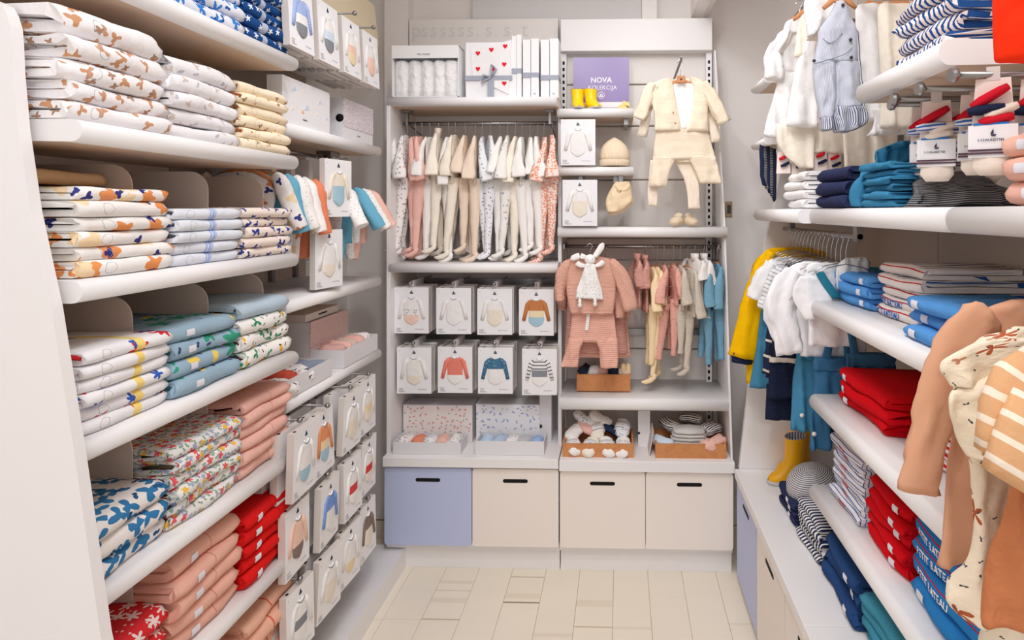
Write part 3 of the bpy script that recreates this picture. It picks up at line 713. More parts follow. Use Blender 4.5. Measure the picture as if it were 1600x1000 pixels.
# back left unit, two rows of four
W1 = [(643, 449, ('white', 'dots', 'blush'), 'with a dotted bodysuit'), (709, 450, ('white', 'white', 'white'), 'with a plain white bodysuit'), (773, 451, ('white', 'ivory', 'ivory'), 'with a white and ivory bodysuit'), (838, 452, ('rust', 'sand', 'aqua'), 'with a rust, sand and aqua bodysuit')]
W2 = [(647, 543, ('white', 'white', 'ivory'), 'with a white bodysuit'), (711, 542, ('coral', 'coral', 'white'), 'with a coral and white bodysuit'), (774, 543, ('petrol', 'white', 'white'), 'with a starry petrol blue top'), (843, 545, ('stripe', 'grey', 'white'), 'with a grey striped bodysuit')]
for row, (W, rn) in enumerate(((W1, 'upper'), (W2, 'lower'))):
    for c, (px, py, m, d) in enumerate(W):
        Y = 2.775; q = atY(px, py, Y); z0 = q.z - PK_H
        n = (7, 7, 6, 7)[c]
        yaw = RNG.uniform(-.02, .05)
        pack('front box ' + d + ' on the %s row of hooks' % rn, (q.x, Y, z0), yaw, m, None)
        for k in range(1, n):
            pack('white clothing box queued behind the back-wall box ' + d, (q.x + RNG.uniform(-.003, .003), Y + k * .0225, z0 + RNG.uniform(-.004, .004)), RNG.uniform(-.015, .015), None, 'boxes behind the box ' + d)
        hz = q.z + .022
        hook(UB, q.x - .0, 3.07, hz, 3.07 - Y + .015, (0, -1))
        s = MB()
        for k in range(n): s.box(q.x - .010, q.x + .010, Y + .004 + k * .0225, Y + .006 + k * .0225, q.z + .0005, hz + .007)
        s.obj('hang_tabs', new_mat('clear_hang_tab', 'C8C4C4', .4), UB, kind='stuff')
# two packs standing on the small shelves of the right unit
q = atY(903, 259, 2.795); pack('white clothing box with two white bodysuits on the upper small shelf', (q.x, 2.80, q.z + .003), 0, ('white', 'white', 'white'))
q = atY(906, 354, 2.79); pack('white clothing box with a beige-bellied bodysuit on the wide shelf', (q.x, 2.79, q.z + .003), .0, ('white', 'ivory', 'ivory'))
# far left: top row of four hooks, facing the aisle
rotA = R(90)
def aisle_pack(label, X, yc, z0, m, group=None, lean=0.0, yaw=0.0, long=True):
    t = pack(label, (X, yc, z0), (lean, 0, rotA + yaw), m, group, long); t.scale = (.92, 1.15, .98); return t
T4 = [(1.885, ('bluestripe', 'white', 'grey'), 'striped blue top'), (2.065, ('white', 'paleblue', 'grey'), 'pale blue middle'), (2.245, ('white', 'peach', 'sand'), 'peach bodysuit'), (2.42, ('white', 'blush', 'peach'), 'blush bodysuit')]
for k, (yc, m, d) in enumerate(T4):
    aisle_pack('front white box with %s, top row, far left wall' % d, -1.0, yc, 2.125, m, lean=R(-3))
    for j in range(1, 6): aisle_pack('white box behind the top-row one with %s' % d, -1.0 - .035 * j, yc, 2.128 + RNG.uniform(-.004, .004), None, 'boxes behind the one with %s' % d, lean=R(-3))
    hook(UF, -1.42, yc, 2.36, .425, (1, 0))
# pack hung among the clothes
q = atX(520, 445, -1.02)
aisle_pack('white box with pale blue panel hung among the far left clothes', -1.03, 2.19, 1.60, ('ivory', 'aqua', 'aqua'), yaw=R(-12))
aisle_pack('white box with a white bodysuit below the far left clothes', -1.05, 2.16, 1.345, ('white', 'white', 'ivory'), yaw=R(-12))
# lower hooks: three rows of four
rows = [(.742, 'first', [('white', 'white', 'aqua'), ('orange', 'sand', 'aqua'), ('white', 'ivory', 'ivory'), ('white', 'sand', 'ivory')]),
        (.500, 'second', [('peach', 'peach', 'brown'), ('blue', 'white', 'white'), ('white', 'redtrim', 'white'), ('white', 'redtrim', 'ivory')]),
        (.255, 'third', [('white', 'grey', 'white'), ('white', 'ivory', 'ivory'), ('white', 'white', 'sand'), ('brown', 'ivory', 'ivory')])]
for z0, rn, ms in rows:
    for c, m in enumerate(ms):
        yc = (1.865, 2.03, 2.20, 2.375)[c] + RNG.uniform(-.01, .01); zz = z0 + RNG.uniform(-.012, .012); X = -.99 + RNG.uniform(-.015, .012)
        cw = ('nearest', 'second nearest', 'third nearest', 'farthest')[c]
        aisle_pack('%s front box of the %s hook row, far left' % (cw, rn), X, yc, zz, m, lean=R(RNG.uniform(-3, 3)), yaw=R(RNG.uniform(-5, 4)))
        for j in range(1, 4): aisle_pack('white box behind the %s front box, %s hook row' % (cw, rn), X - .045 * j, yc + RNG.uniform(-.006, .006), zz + RNG.uniform(-.01, .01), None, 'boxes behind the %s front box of the %s hook row' % (cw, rn), lean=R(RNG.uniform(-2, 2)))
        hook(UF, -1.42, yc, zz + PK_H + .014, .425, (1, 0))
# ================================================================== hanging clothes
def rows_mb(mb, rows, th=.012, n=30, amp=.004, k=9.0, ph=0.0, yc=0.0, mat=0, sub=6, bow=0.0, crump=.006):
    """cloth sheet hanging in the xz plane: rows = (z, x_left, x_right[, y]) top to bottom, soft rounded sides, vertical drape folds"""
    rs = smooth_rows([tuple(r[:3]) + (r[3] if len(r) > 3 else 0,) for r in rows], sub)
    rings = []; N = len(rs)
    for j, (z, xl_, xr_, y) in enumerate(rs):
        c, a = (xl_ + xr_) / 2, (xr_ - xl_) / 2; ring = []; g = min(1, .25 + j / N)
        e = .55 if j in (0, N - 1) else 1
        for q in range(n):
            t = 6.2832 * q / n; x = c + a * math.cos(t) * (1 if j not in (0,) else .98)
            s = math.sin(t); s = math.copysign(abs(s) ** .7, s)
            yy = y + yc + th * e * s + g * (amp * math.sin(k * (x * 10) + ph + z * 5) + amp * .5 * math.sin(k * 17 * x + ph * 2 + z * 9)) + bow * (((x - c) / max(a, 1e-4)) ** 2)
            yy += crinkle(Vector((x, yc + y, z)), min(crump, th * .4), ph) * (1 if s < 0 else .6) * (abs(s) ** .5)
            ring.append((x, yy, z + amp * .35 * math.sin(25 * x + ph)))
        rings.append(ring)
    mb.rings(rings, caps=True, mat=mat)
    return mb
HM = {}
def hanger_mesh(kind, drop=.075, wdt=.115):
    key = (kind, round(drop, 3), round(wdt, 3))
    if key in HM: return HM[key]
    r = .0125; hz = drop - r
    hook_ = [(0, 0, -.005), (0, 0, hz * .45), (.004, 0, hz * .7), (.012, 0, hz)] + [(r * math.cos(R(a)), 0, hz + r * math.sin(R(a))) for a in (20, 50, 80, 110, 140, 170, 200)]
    a = MB().tube(hook_, .0016, 6)
    if kind == 'wood':
        b = MB(); pts = [(-wdt, 0, -.03), (-wdt * .6, 0, -.012), (-.02, 0, -.002), (.02, 0, -.002), (wdt * .6, 0, -.012), (wdt, 0, -.03)]
        b.loft(pts, [.006, .009, .011, .011, .009, .006], [.005] * 6, (0, 0, 1), 8)
    else:
        b = MB().tube([(-wdt, 0, -.035), (-wdt * .5, 0, -.014), (0, 0, -.004), (wdt * .5, 0, -.014), (wdt, 0, -.035)], .0018, 6)
    HM[key] = (a.mesh('hanger_hook', chrome), b.mesh('hanger_shoulders', new_mat('beech_wood', 'C98A5C', .5) if kind == 'wood' else chrome))
    return HM[key]
def hanger(label, loc, rot, kind='wire', drop=.075, group=None, wdt=.115):
    t = thing('clothes_hanger', label, 'hanger', loc, rot, group)
    a, b = hanger_mesh(kind, drop, wdt); share('hook', a, t); share('shoulders', b, t); return t
def suit(name, label, cat, loc, rot, mat, group=None, tl=.25, sw=.085, hw=.075, th=.013, sl=.19, sr=(.011, .016, .024), sang=6, sy=.0, leg=.26, lr=(.024, .017, .014), foot=True, trim=None, seed=0, collar=False, spread=.034, amp=.15):
    """small garment with torso, sleeves, legs and feet; faces -y, hangs from z=0"""
    rg = random.Random(seed); t = thing(name, label, cat, loc, rot, group)
    nz = 9; pts = [(0, 0, .004 - tl * (k / nz)) for k in range(nz + 1)]
    ra = [.022, sw * .75, sw * .92, sw * .9] + [sw * .88 + (hw - sw * .88) * k / (nz - 3) for k in range(1, nz - 2)]
    rb = [.007, th * .8] + [th * (1 + .25 * math.sin(k)) for k in range(nz - 1)]
    pts[1] = (0, 0, -.006)
    MB().loft(pts, ra, rb, (1, 0, 0), 18, amp, 6, rg.uniform(0, 6), ampgrow=True, res=2, crump=.003).obj('body', mat, t)
    for s in (-1, 1):
        if sl:
            a = R(sang + rg.uniform(-3, 4)); dy = sy + rg.uniform(-.25, .25); L = sl * rg.uniform(.92, 1.05)
            P = [(s * (sw - .012), 0, -.004)] + [(s * (sw + .006 + L * u * math.sin(a)), -dy * L * u - .006 * math.sin(u * 3), -.012 - L * u * math.cos(a)) for u in (.12, .35, .6, .85, 1.0)]
            r0, r1, r2 = sr
            o = MB().loft(P, [r0 * .6, r0, r0, r0, r0, r0], [r0 * .5, r0 * 1.0, r1, (r1 + r2) / 2, r2, r2 * .95], (1, 0, 0), 14, amp, 4, rg.uniform(0, 6), res=3, crump=.003).obj('sleeve', mat, t)
            if trim:
                e = Vector(P[-1]); e0 = Vector(P[-2]); d_ = (e - e0).normalized()
                MB().loft([e - d_ * .012, e, e + d_ * .002], [r0 * 1.12] * 3, [r2 * 1.06] * 3, (1, 0, 0), 12).obj('cuff', trim, o)
        if leg:
            L = leg * rg.uniform(.9, 1.04); x = s * spread; dy = rg.uniform(-.02, .035)
            us = (0, .12, .3, .5, .7, .88, 1.0)
            P = [(x + s * .004 * u, -dy * u, -tl + .03 - L * u) for u in us]
            rr = [lr[0] + (lr[1] - lr[0]) * min(1, u * 2) if u < .5 else lr[1] + (lr[2] - lr[1]) * (u - .5) * 2 for u in us]
            o = MB().loft(P, [q * .75 for q in rr], rr, (1, 0, 0), 12, amp, 4, rg.uniform(0, 6), res=3, crump=.0028).obj('leg', mat, t)
            if foot:
                e = Vector(P[-1]); fl_ = rg.uniform(.042, .058)
                MB().loft([e + Vector((0, .006, .012)), e + Vector((0, .004, -.006)), e + Vector((0, -.014, -.020)), e + Vector((0, -fl_ * .7, -.026)), e + Vector((0, -fl_, -.024))], [.012, .013, .013, .011, .005], [lr[2] * .9, lr[2] * .95, .012, .010, .005], (1, 0, 0), 10).obj('foot', mat, o)
    if collar:
        MB().loft([(0, 0, -.006), (0, 0, .012), (0, 0, .028)], [.028, .026, .028], [.014, .015, .017], (1, 0, 0), 12, .12, 3).obj('collar', mat, t)
    else:
        MB().loft([(0, 0, -.004), (0, 0, .004), (0, 0, .006)], [.030, .026, .024], [.010, .009, .008], (1, 0, 0), 12).obj('neckline', trim or mat, t)
    for k in range(3):
        MB().lathe([(.0001, 0), (.0035, .0), (.003, .002), (.0001, .0025)], 8).xf(Matrix.Translation((.012, -th * 1.15, -.05 - .045 * k)) @ Matrix.Rotation(R(90), 4, 'X')).obj('snap_button', new_mat('pearl_snap', 'E8E2DC', .3), t)
    return t
h_wd = cloth('white_velour_grey_dots', 'F6F2F0', [S('8C909E', .022, .0035, 3, .4, .7, .005, 1), S('D9A08E', .04, .003, 3, .4, .5, .003, 5)])
h_pk = cloth('powder_pink_velour', 'F3C3B6'); h_w = cloth('white_velour', 'F9F6F2'); h_iv = cloth('ivory_velour', 'F9F0E0'); h_bg = cloth('beige_velour', 'F1DDC9')
h_wb = cloth('white_velour_blue_dots', 'F1F2F5', [S('6E83A8', .02, .003, 2, .4, .7, .004, 3)])
h_wp = cloth('white_velour_pale_figures', 'F5F2EC', [S('A9B0BE', .03, .004, 3, .5, .5, .01, 2)])
h_or = cloth('white_cotton_orange_flowers', 'FAE7DE', [S('F08A66', .0125, .0042, 4, .5, .9, .006, 1), S('F3B08C', .02, .004, 3, .4, .6, .004, 7)])
SL = [(125, h_wd, 'white grey-dotted'), (180, h_wd, 'white grey-dotted'), (230, h_pk, 'powder pink'), (270, h_pk, 'powder pink'), (318, h_w, 'plain white'), (370, h_iv, 'ivory high-collared'), (428, h_w, 'plain white'), (470, h_iv, 'long ivory'), (528, h_bg, 'beige'), (587, h_bg, 'beige'),
      (630, h_wb, 'white blue-dotted'), (678, h_wb, 'white blue-dotted'), (735, h_w, 'plain white'), (783, h_wp, 'white pale-figured'), (830, h_iv, 'ivory'), (870, h_w, 'plain white'), (915, h_w, 'plain white'), (960, h_w, 'plain white'), (1000, h_or, 'orange-flowered'), (1048, h_or, 'orange-flowered')]
for i, (v, m, d) in enumerate(SL):
    q = atY(590 + v / 3.847, 215, 2.86); low = i in (7,)
    zt_ = q.z + (.012 if i == 5 else 0) + RNG.uniform(-.006, .006); ang = R(-90 + RNG.uniform(2, 16))
    suit('sleepsuit', '%s sleepsuit, %s from the left on the back rail' % (d, NUM[i]), 'sleepsuit', (q.x, 2.86 - .012 * (i % 2), zt_ - .002), ang, m, 'sleepsuits on the back rail',
         tl=.225, sl=(.17, .19, .20, .18)[i % 4], leg=(.355, .330, .345)[i % 3] + (.035 if low else 0), collar=i == 5, seed=50 + i, trim=None, sr=(.011, .015, .030), lr=(.031, .021, .0125), hw=.07)
    hanger('wire hanger of the %s sleepsuit from the left' % NUM[i], (q.x, 2.86, zt_ + .004), ang, 'wire', 2.035 - zt_ + .006, 'hangers on the back left rail', .07)
# right display unit, rail under the wide shelf
h_rose = cloth('rose_muslin', 'E8AFA0', knit=('v', .006)); h_yel = cloth('butter_cotton', 'FBE3B8'); h_pd = cloth('rose_cotton_dots', 'E9B0A2', [S('7A5A60', .018, .0015, 2, .3, .8, 0, 1)])
h_oat = cloth('oatmeal_knit', 'EFE3D3', knit=('v', .004)); h_sky = cloth('sky_blue_knit', '82B4D0', knit=('v', .0045), bump=.5); h_navy = cloth('deep_navy_cotton', '2E3850'); h_frill = cloth('white_voile', 'F5F1EE')
BRL = [(996, h_rose, 'rose hooded jacket', .12, .10, 0, 0, 405, True), (1008, h_rose, 'rose hooded jacket', .14, .11, 0, 0, 407, True), (1020, h_yel, 'butter yellow bodysuit', .20, .17, .21, 0, 419, False), (1027, h_yel, 'butter yellow long suit', .22, .16, .25, 1, 419, False),
       (1038, h_pd, 'rose dotted suit', .20, .16, .20, 0, 416, False), (1052, h_pd, 'rose dotted suit', .18, .13, .20, 0, 416, False), (1063, h_oat, 'oatmeal suit', .20, .16, .18, 0, 416, False), (1074, h_oat, 'oatmeal wrap suit', .22, .22, .20, 1, 420, False),
       (1085, h_frill, 'white frilled dress', .24, .08, 0, 0, 405, True), (1100, h_frill, 'white frilled dress', .27, .10, 0, 0, 405, True), (1104, h_sky, 'sky blue knitted suit', .22, .17, .18, 0, 418, False), (1121, h_sky, 'sky blue knitted suit', .20, .19, .22, 0, 414, False)]
for i, (px, m, d, tl_, sl_, leg_, foot_, py, col_) in enumerate(BRL):
    q = atY(px, py, 2.88); ang = R(-90 + RNG.uniform(0, 22 if i < 10 else 4))
    suit(d.split()[-1] if d.split()[-1] != 'suit' else 'playsuit', '%s, %s from the left under the wide shelf' % (d, NUM[i]), d.split()[-1], (q.x, 2.87 + .01 * (i % 2), q.z), ang, m, 'clothes on the right display rail',
         tl=tl_ + (.10 if not leg_ and i < 2 else 0), sl=sl_, leg=leg_ * 1.12 + (.045 if leg_ else 0), foot=bool(foot_), collar=col_, seed=90 + i, sr=(.012, .020, .026), lr=(.028, .019, .013), hw=.08)
    hanger('wooden hanger %s from the left under the wide shelf' % NUM[i], (q.x, 2.90, q.z + .006), ang, 'wood', ra_z - q.z if False else ra.z - q.z + .004, 'hangers on the right display rail', .07)

def rows_px(Y, L): return [(atY(a, py, Y).z, atY(a, py, Y).x, atY(b, py, Y).x) for py, a, b in L]
def sheet(name, parent, mat, Y, L, **k):
    """cloth piece standing at depth Y, its outline read off the photo row by row (real width and thickness)"""
    return rows_mb(MB(), [(z, a, b, Y) for z, a, b in rows_px(Y, L)], **k).obj(name, mat, parent)
def limb(name, parent, mat, Y, P, th=.012, dy=0, **k):
    """sleeve or leg: P = (px, py, width px) down the middle"""
    pts = [atY(px, py, Y) + Vector((0, dy * i, 0)) for i, (px, py, w_) in enumerate(P)]; rr = [w_ / 2 * Y / FPX for _, _, w_ in P]
    k.setdefault('amp', .18)
    k.setdefault('res', 4); k.setdefault('crump', .007 if min(rr) > .02 else (.005 if min(rr) > .008 else .001))
    return MB().loft(pts, rr, [min(r_, th) for r_ in rr], (1, 0, 0), 20, **k).obj(name, mat, parent)
def root(name, label, cat, group=None, loc=(0, 0, 0)):
    t = thing(name, label, cat, (0, 0, 0), 0, group); return t
# ---- cream outfit
c_cream = cloth('cream_muslin', 'FBEBD3', knit=('v', .0055), bump=.3); c_ck = cloth('cream_jersey', 'FCEEDB'); c_tank = cloth('white_jersey', 'FBFAF6')
yj = 2.72
t = root('harem_trousers', 'cream harem trousers below the cream jacket on the display hanger', 'trousers')
sheet('waist', t, c_cream, yj + .02, [(196, 1026, 1105), (215, 1023, 1109), (232, 1021, 1114), (250, 1020, 1119)], th=.014, amp=.005)
sheet('leg', t, c_cream, yj + .02, [(244, 1020, 1058), (256, 1019, 1052), (270, 1017, 1046), (292, 1014, 1041)], th=.016, amp=.003)
sheet('leg', t, c_cream, yj + .02, [(244, 1070, 1118), (256, 1080, 1121), (270, 1087, 1124), (287, 1094, 1128)], th=.016, amp=.003)
sheet('gusset', t, c_cream, yj + .03, [(240, 1040, 1100), (248, 1050, 1092), (254, 1060, 1088)], th=.01, amp=.002)
t = root('leggings', 'thin cream leggings showing below the harem trousers', 'leggings')
sheet('leg', t, c_ck, yj + .05, [(250, 1016, 1044), (275, 1014, 1032), (300, 1012, 1028), (322, 1013, 1027)], th=.010, amp=.002)
sheet('leg', t, c_ck, yj + .05, [(246, 1050, 1092), (266, 1062, 1090), (285, 1070, 1092), (305, 1074, 1093), (327, 1075, 1094)], th=.010, amp=.002)
t = root('tank_top', 'white tank top inside the open cream jacket', 'top')
sheet('body', t, c_tank, yj + .012, [(131, 1052, 1084), (140, 1050, 1086), (160, 1048, 1088), (203, 1046, 1090)], th=.01, amp=.003)
t = root('jacket', 'cream muslin baby jacket hanging open on the display hanger', 'jacket')
sheet('front_panel', t, c_cream, yj, [(123, 1036, 1050), (130, 1020, 1051), (140, 1013, 1053), (160, 1018, 1057), (185, 1023, 1062), (204, 1022, 1064)], th=.014, amp=.003)
sheet('front_panel', t, c_cream, yj, [(121, 1078, 1086), (128, 1080, 1099), (140, 1084, 1106), (165, 1083, 1106), (185, 1079, 1106), (205, 1073, 1107)], th=.014, amp=.003)
sheet('back_panel', t, c_cream, yj + .035, [(124, 1036, 1092), (140, 1020, 1103), (200, 1024, 1104)], th=.01, amp=.002)
limb('sleeve', t, c_cream, yj - .005, [(1022, 132, 14), (1014, 145, 20), (1007, 165, 21), (999, 186, 20)], th=.018)
limb('sleeve', t, c_cream, yj - .005, [(1098, 130, 14), (1109, 145, 20), (1119, 165, 22), (1132, 192, 23)], th=.018)
for px, py in ((1055, 192), (1052, 176)): 
    q = atY(px, py, yj - .016); MB().lathe([(.0001, 0), (.004, 0), (.0035, .002), (.0001, .0022)], 10).xf(Matrix.Translation(q) @ Matrix.Rotation(R(90), 4, 'X')).obj('button', new_mat('wood_button', 'C9965E', .5), t)
t = root('bodysuit', 'long-sleeved cream bodysuit under the cream jacket, sleeves peeking out', 'bodysuit')
limb('sleeve', t, c_ck, yj + .04, [(1020, 140, 14), (1010, 175, 16), (1002, 213, 15)], th=.012)
limb('sleeve', t, c_ck, yj + .04, [(1100, 140, 14), (1112, 180, 18), (1118, 222, 15)], th=.012)
sheet('body', t, c_ck, yj + .052, [(126, 1034, 1096), (160, 1022, 1102), (195, 1024, 1104)], th=.008, amp=.002)
q = atY(1063, 128, yj + .012)
t = thing('clothes_hanger', 'light wooden hanger of the cream display outfit', 'hanger', q)
a_, b_ = hanger_mesh('wood', .10, .085); share('hook', a_, t); share('shoulders', b_, t); MB().box(-.019, .019, -.036, -.030, -.012, .02, bev=.002).obj('centre_block', new_mat('beech_wood', 'C98A5C', .5), t)
MB().box(-.004, .004, -.0365, -.0358, .000, .008).obj('emblem', dark, t)
h_ = MB().tube([(q.x - .035, 3.08, q.z + .0), (q.x - .02, 2.95, q.z + .03), (q.x + .004, 2.74, q.z + .10), (q.x + .004, 2.715, q.z + .108)], .006).obj('display_arm', steel, UR)
# ---- pink outfit on the rail front
p_knit = cloth('pink_garter_knit', 'F3BCA8', knit=('v', .006), bump=.6); p_mus = cloth('pink_muslin', 'F2BBA9', knit=('v', .009), bump=.4); p_dk = cloth('deep_rose_muslin', 'E0A799', knit=('v', .008))
yp = 2.70
t = root('cardigan', 'pink garter-knit baby cardigan on the right display rail', 'cardigan')
sheet('body', t, p_knit, yp, [(400, 904, 936), (404, 890, 950), (412, 884, 960), (430, 885, 962), (455, 885, 962), (478, 889, 960), (490, 892, 958)], th=.02, amp=.003)
limb('sleeve', t, p_knit, yp - .004, [(890, 408, 12), (880, 425, 19), (875, 448, 17), (875, 470, 15)], th=.02)
limb('sleeve', t, p_knit, yp - .004, [(953, 408, 12), (966, 425, 22), (977, 450, 24), (986, 484, 25)], th=.02)
limb('sleeve', t, p_knit, yp + .04, [(960, 450, 14), (967, 470, 16), (969, 496, 15)], th=.014)
t = root('muslin_trousers', 'wide pink muslin trousers under the pink knitted cardigan', 'trousers')
sheet('waist', t, p_mus, yp + .03, [(480, 900, 955), (490, 894, 959), (510, 892, 962), (534, 889, 965)], th=.016, amp=.005)
sheet('leg', t, p_mus, yp + .03, [(528, 889, 915), (545, 885, 907), (560, 880, 905), (573, 876, 903)], th=.018, amp=.004)
sheet('leg', t, p_mus, yp + .03, [(528, 928, 965), (545, 936, 966), (560, 937, 966), (574, 938, 965)], th=.018, amp=.004)
MB().rings([[tuple(atY(a, py, yp + dd)) for a, dd in ((pa_, -.004), (pa_ + 5, -.004), (pa_ + 5, -.001), (pa_, -.001))] for py, pa_ in ((486, 917), (500, 916), (516, 914))], smooth=False).obj('drawstring', cloth('white_cotton_tape', 'F6F3EE'), t)
for k, (Y_, m) in enumerate(((2.80, p_dk), (2.84, p_mus))):
    t = root('muslin_blouse', '%s rose muslin blouse tucked behind the pink cardigan' % ('nearer', 'farther')[k], 'blouse')
    sheet('body', t, m, Y_, [(402, 905, 950), (412, 893, 968), (470, 886, 975 + 3 * k), (520, 884, 978 + 4 * k), (552 + 6 * k, 882, 981 + 4 * k)], th=.012, amp=.006)
    limb('sleeve', t, m, Y_, [(885, 415, 12), (880, 450, 16), (878, 478 + 6 * k, 15)], th=.012)
    limb('sleeve', t, m, Y_, [(965, 415, 12), (974, 450, 18), (977, 486 + 10 * k, 17)], th=.012)
q = atY(921, 401, yp + .01); 
hanger('chrome hanger of the pink knitted cardigan', (q.x, yp + .035, q.z - .002), R(6), 'wire', .058, None, .085)
for k in range(3):
    q2 = atY(955 + 5 * k, 403, 2.86); hanger('wire hanger crowded behind the pink cardigan, %s one' % NUM[k], (q2.x - .06, 2.89 + .0 * k, q2.z - .004 * k), R(-20 - 12 * k), 'wire', ra.z - q2.z + .01, None, .08)
# bunny comforter
b_w = cloth('white_cotton_grey_dots', 'F7F5F2', [S('9AA0AE', .016, .0018, 2, .3, .8, 0, 1)]); b_p = cloth('white_plush', 'FAF7F3')
t = root('bunny_comforter', 'white bunny comforter toy hung over the pink cardigan', 'toy')
q = atY(922, 406, yp - .035)
MB().lathe([(.001, -.022), (.014, -.019), (.023, -.008), (.025, .002), (.021, .014), (.012, .022), (.001, .025)], 16, tuple(q), 1, .8).obj('head', b_p, t)
limb('ear', t, b_p, yp - .035, [(915, 402, 7), (905, 400, 10), (896, 403, 9), (892, 405, 4)], th=.006)
limb('ear', t, b_p, yp - .035, [(929, 401, 7), (934, 394, 9), (940, 385, 9), (943, 380, 4)], th=.006)
sheet('cloth_body', t, b_w, yp - .04, [(412, 915, 929), (425, 911, 933), (440, 906, 937), (455, 901, 941), (467, 899, 943)], th=.010, amp=.007, k=14)
for pxx, pyy in ((906, 470), (930, 468)):
    a1 = atY(pxx, pyy, yp - .045); o = MB().lathe([(.001, -.030), (.008, -.026), (.010, -.018), (.006, -.011), (.008, -.004), (.006, .006), (.001, .01)], 10, tuple(a1)).obj('knotted_paw', b_p, t)
for pxx in (918, 926):
    e = atY(pxx, 405, yp - .0555); MB().lathe([(.0001, 0), (.0016, 0), (.0012, .001), (.0001, .001)], 8).xf(Matrix.Translation(e) @ Matrix.Rotation(R(90), 4, 'X')).obj('eye', dark, t)
limb('arm', t, b_p, yp - .035, [(914, 416, 5), (906, 414, 8), (901, 410, 7)], th=.006)
limb('arm', t, b_p, yp - .035, [(930, 416, 5), (938, 413, 8), (943, 408, 7)], th=.006)
# ================================================================== back wall goods
# bonnet hanging, cap, slippers, boots, sign
c_bon = cloth('cream_ribbed_knit', 'F8E3C6', knit=('u', .005), bump=.4)
q = atY(960, 259, 2.86); zb = zY(260, 2.82) + .003
t = thing('baby_hat', 'pointed cream knitted baby cap on the middle small shelf', 'hat', (q.x, 2.86, zb))
MB().lathe([(.068, .0), (.073, .003), (.074, .024), (.071, .028)], 24, sy=.75).obj('brim', c_bon, t)
MB().lathe([(.069, .024), (.072, .045), (.066, .075), (.052, .10), (.032, .118), (.012, .130), (.001, .136)], 24, sy=.75).obj('crown', c_bon, t)
t = root('bonnet', 'cream quilted bonnet hanging from a clip under the small shelf', 'hat')
yb_ = 2.84; bm = cloth('cream_quilt', 'F6DEBC', bump=.5)
sheet('outer_shell', t, bm, yb_, [(284, 961, 983), (292, 956, 986), (305, 949, 988), (316, 946, 987), (324, 947, 978), (331, 949, 966)], th=.022, amp=.004)
sheet('brim', t, c_bon, yb_ + .02, [(308, 947, 991), (320, 948, 988), (330, 949, 976), (336, 951, 962)], th=.012, amp=.003)
limb('ruffle', t, bm, yb_ - .018, [(962, 289, 5), (968, 297, 6), (978, 296, 6), (984, 288, 5)], th=.008)
q = atY(970, 281, yb_); MB().box(q.x - .012, q.x + .012, yb_ - .01, yb_ + .01, q.z - .01, q.z + .022, bev=.002).obj('clip', steel, t)
def slipper(px, label, ang):
    q = atY(px, 353, 2.83); t = thing('baby_slipper', label, 'slipper', (q.x, 2.83, zY(354, 2.80) + .002), ang, 'cream slippers')
    P = [(0, .034, .022), (0, .026, .023), (0, .008, .024), (0, -.014, .021), (0, -.030, .016), (0, -.038, .012)]
    MB().loft(P, [.012, .024, .027, .027, .021, .008], [.012, .021, .023, .020, .015, .006], (1, 0, 0), 16).wob(lambda x, y, z: (x, y, max(z, .0))).obj('upper', c_bon, t)
    MB().loft([(0, .022, .040), (0, .018, .048), (0, .014, .052)], [.018, .020, .019], [.014, .016, .014], (1, 0, 0), 12, .1, 4).obj('cuff', c_bon, t)
slipper(1057, 'left cream knitted baby slipper on the wide shelf', R(-35)); slipper(1080, 'right cream knitted baby slipper on the wide shelf', R(30))
yel = new_mat('yellow_rubber', 'FFD400', .35, spec=.5); yor = new_mat('warm_yellow_rubber', 'F5B20C', .35, spec=.5); soleg = new_mat('grey_rubber_sole', 'C9C4C0', .6); lining = cloth('striped_boot_lining', '6A6A70', [('stripes', 'D5D0CC', 'u', .012, .35)])
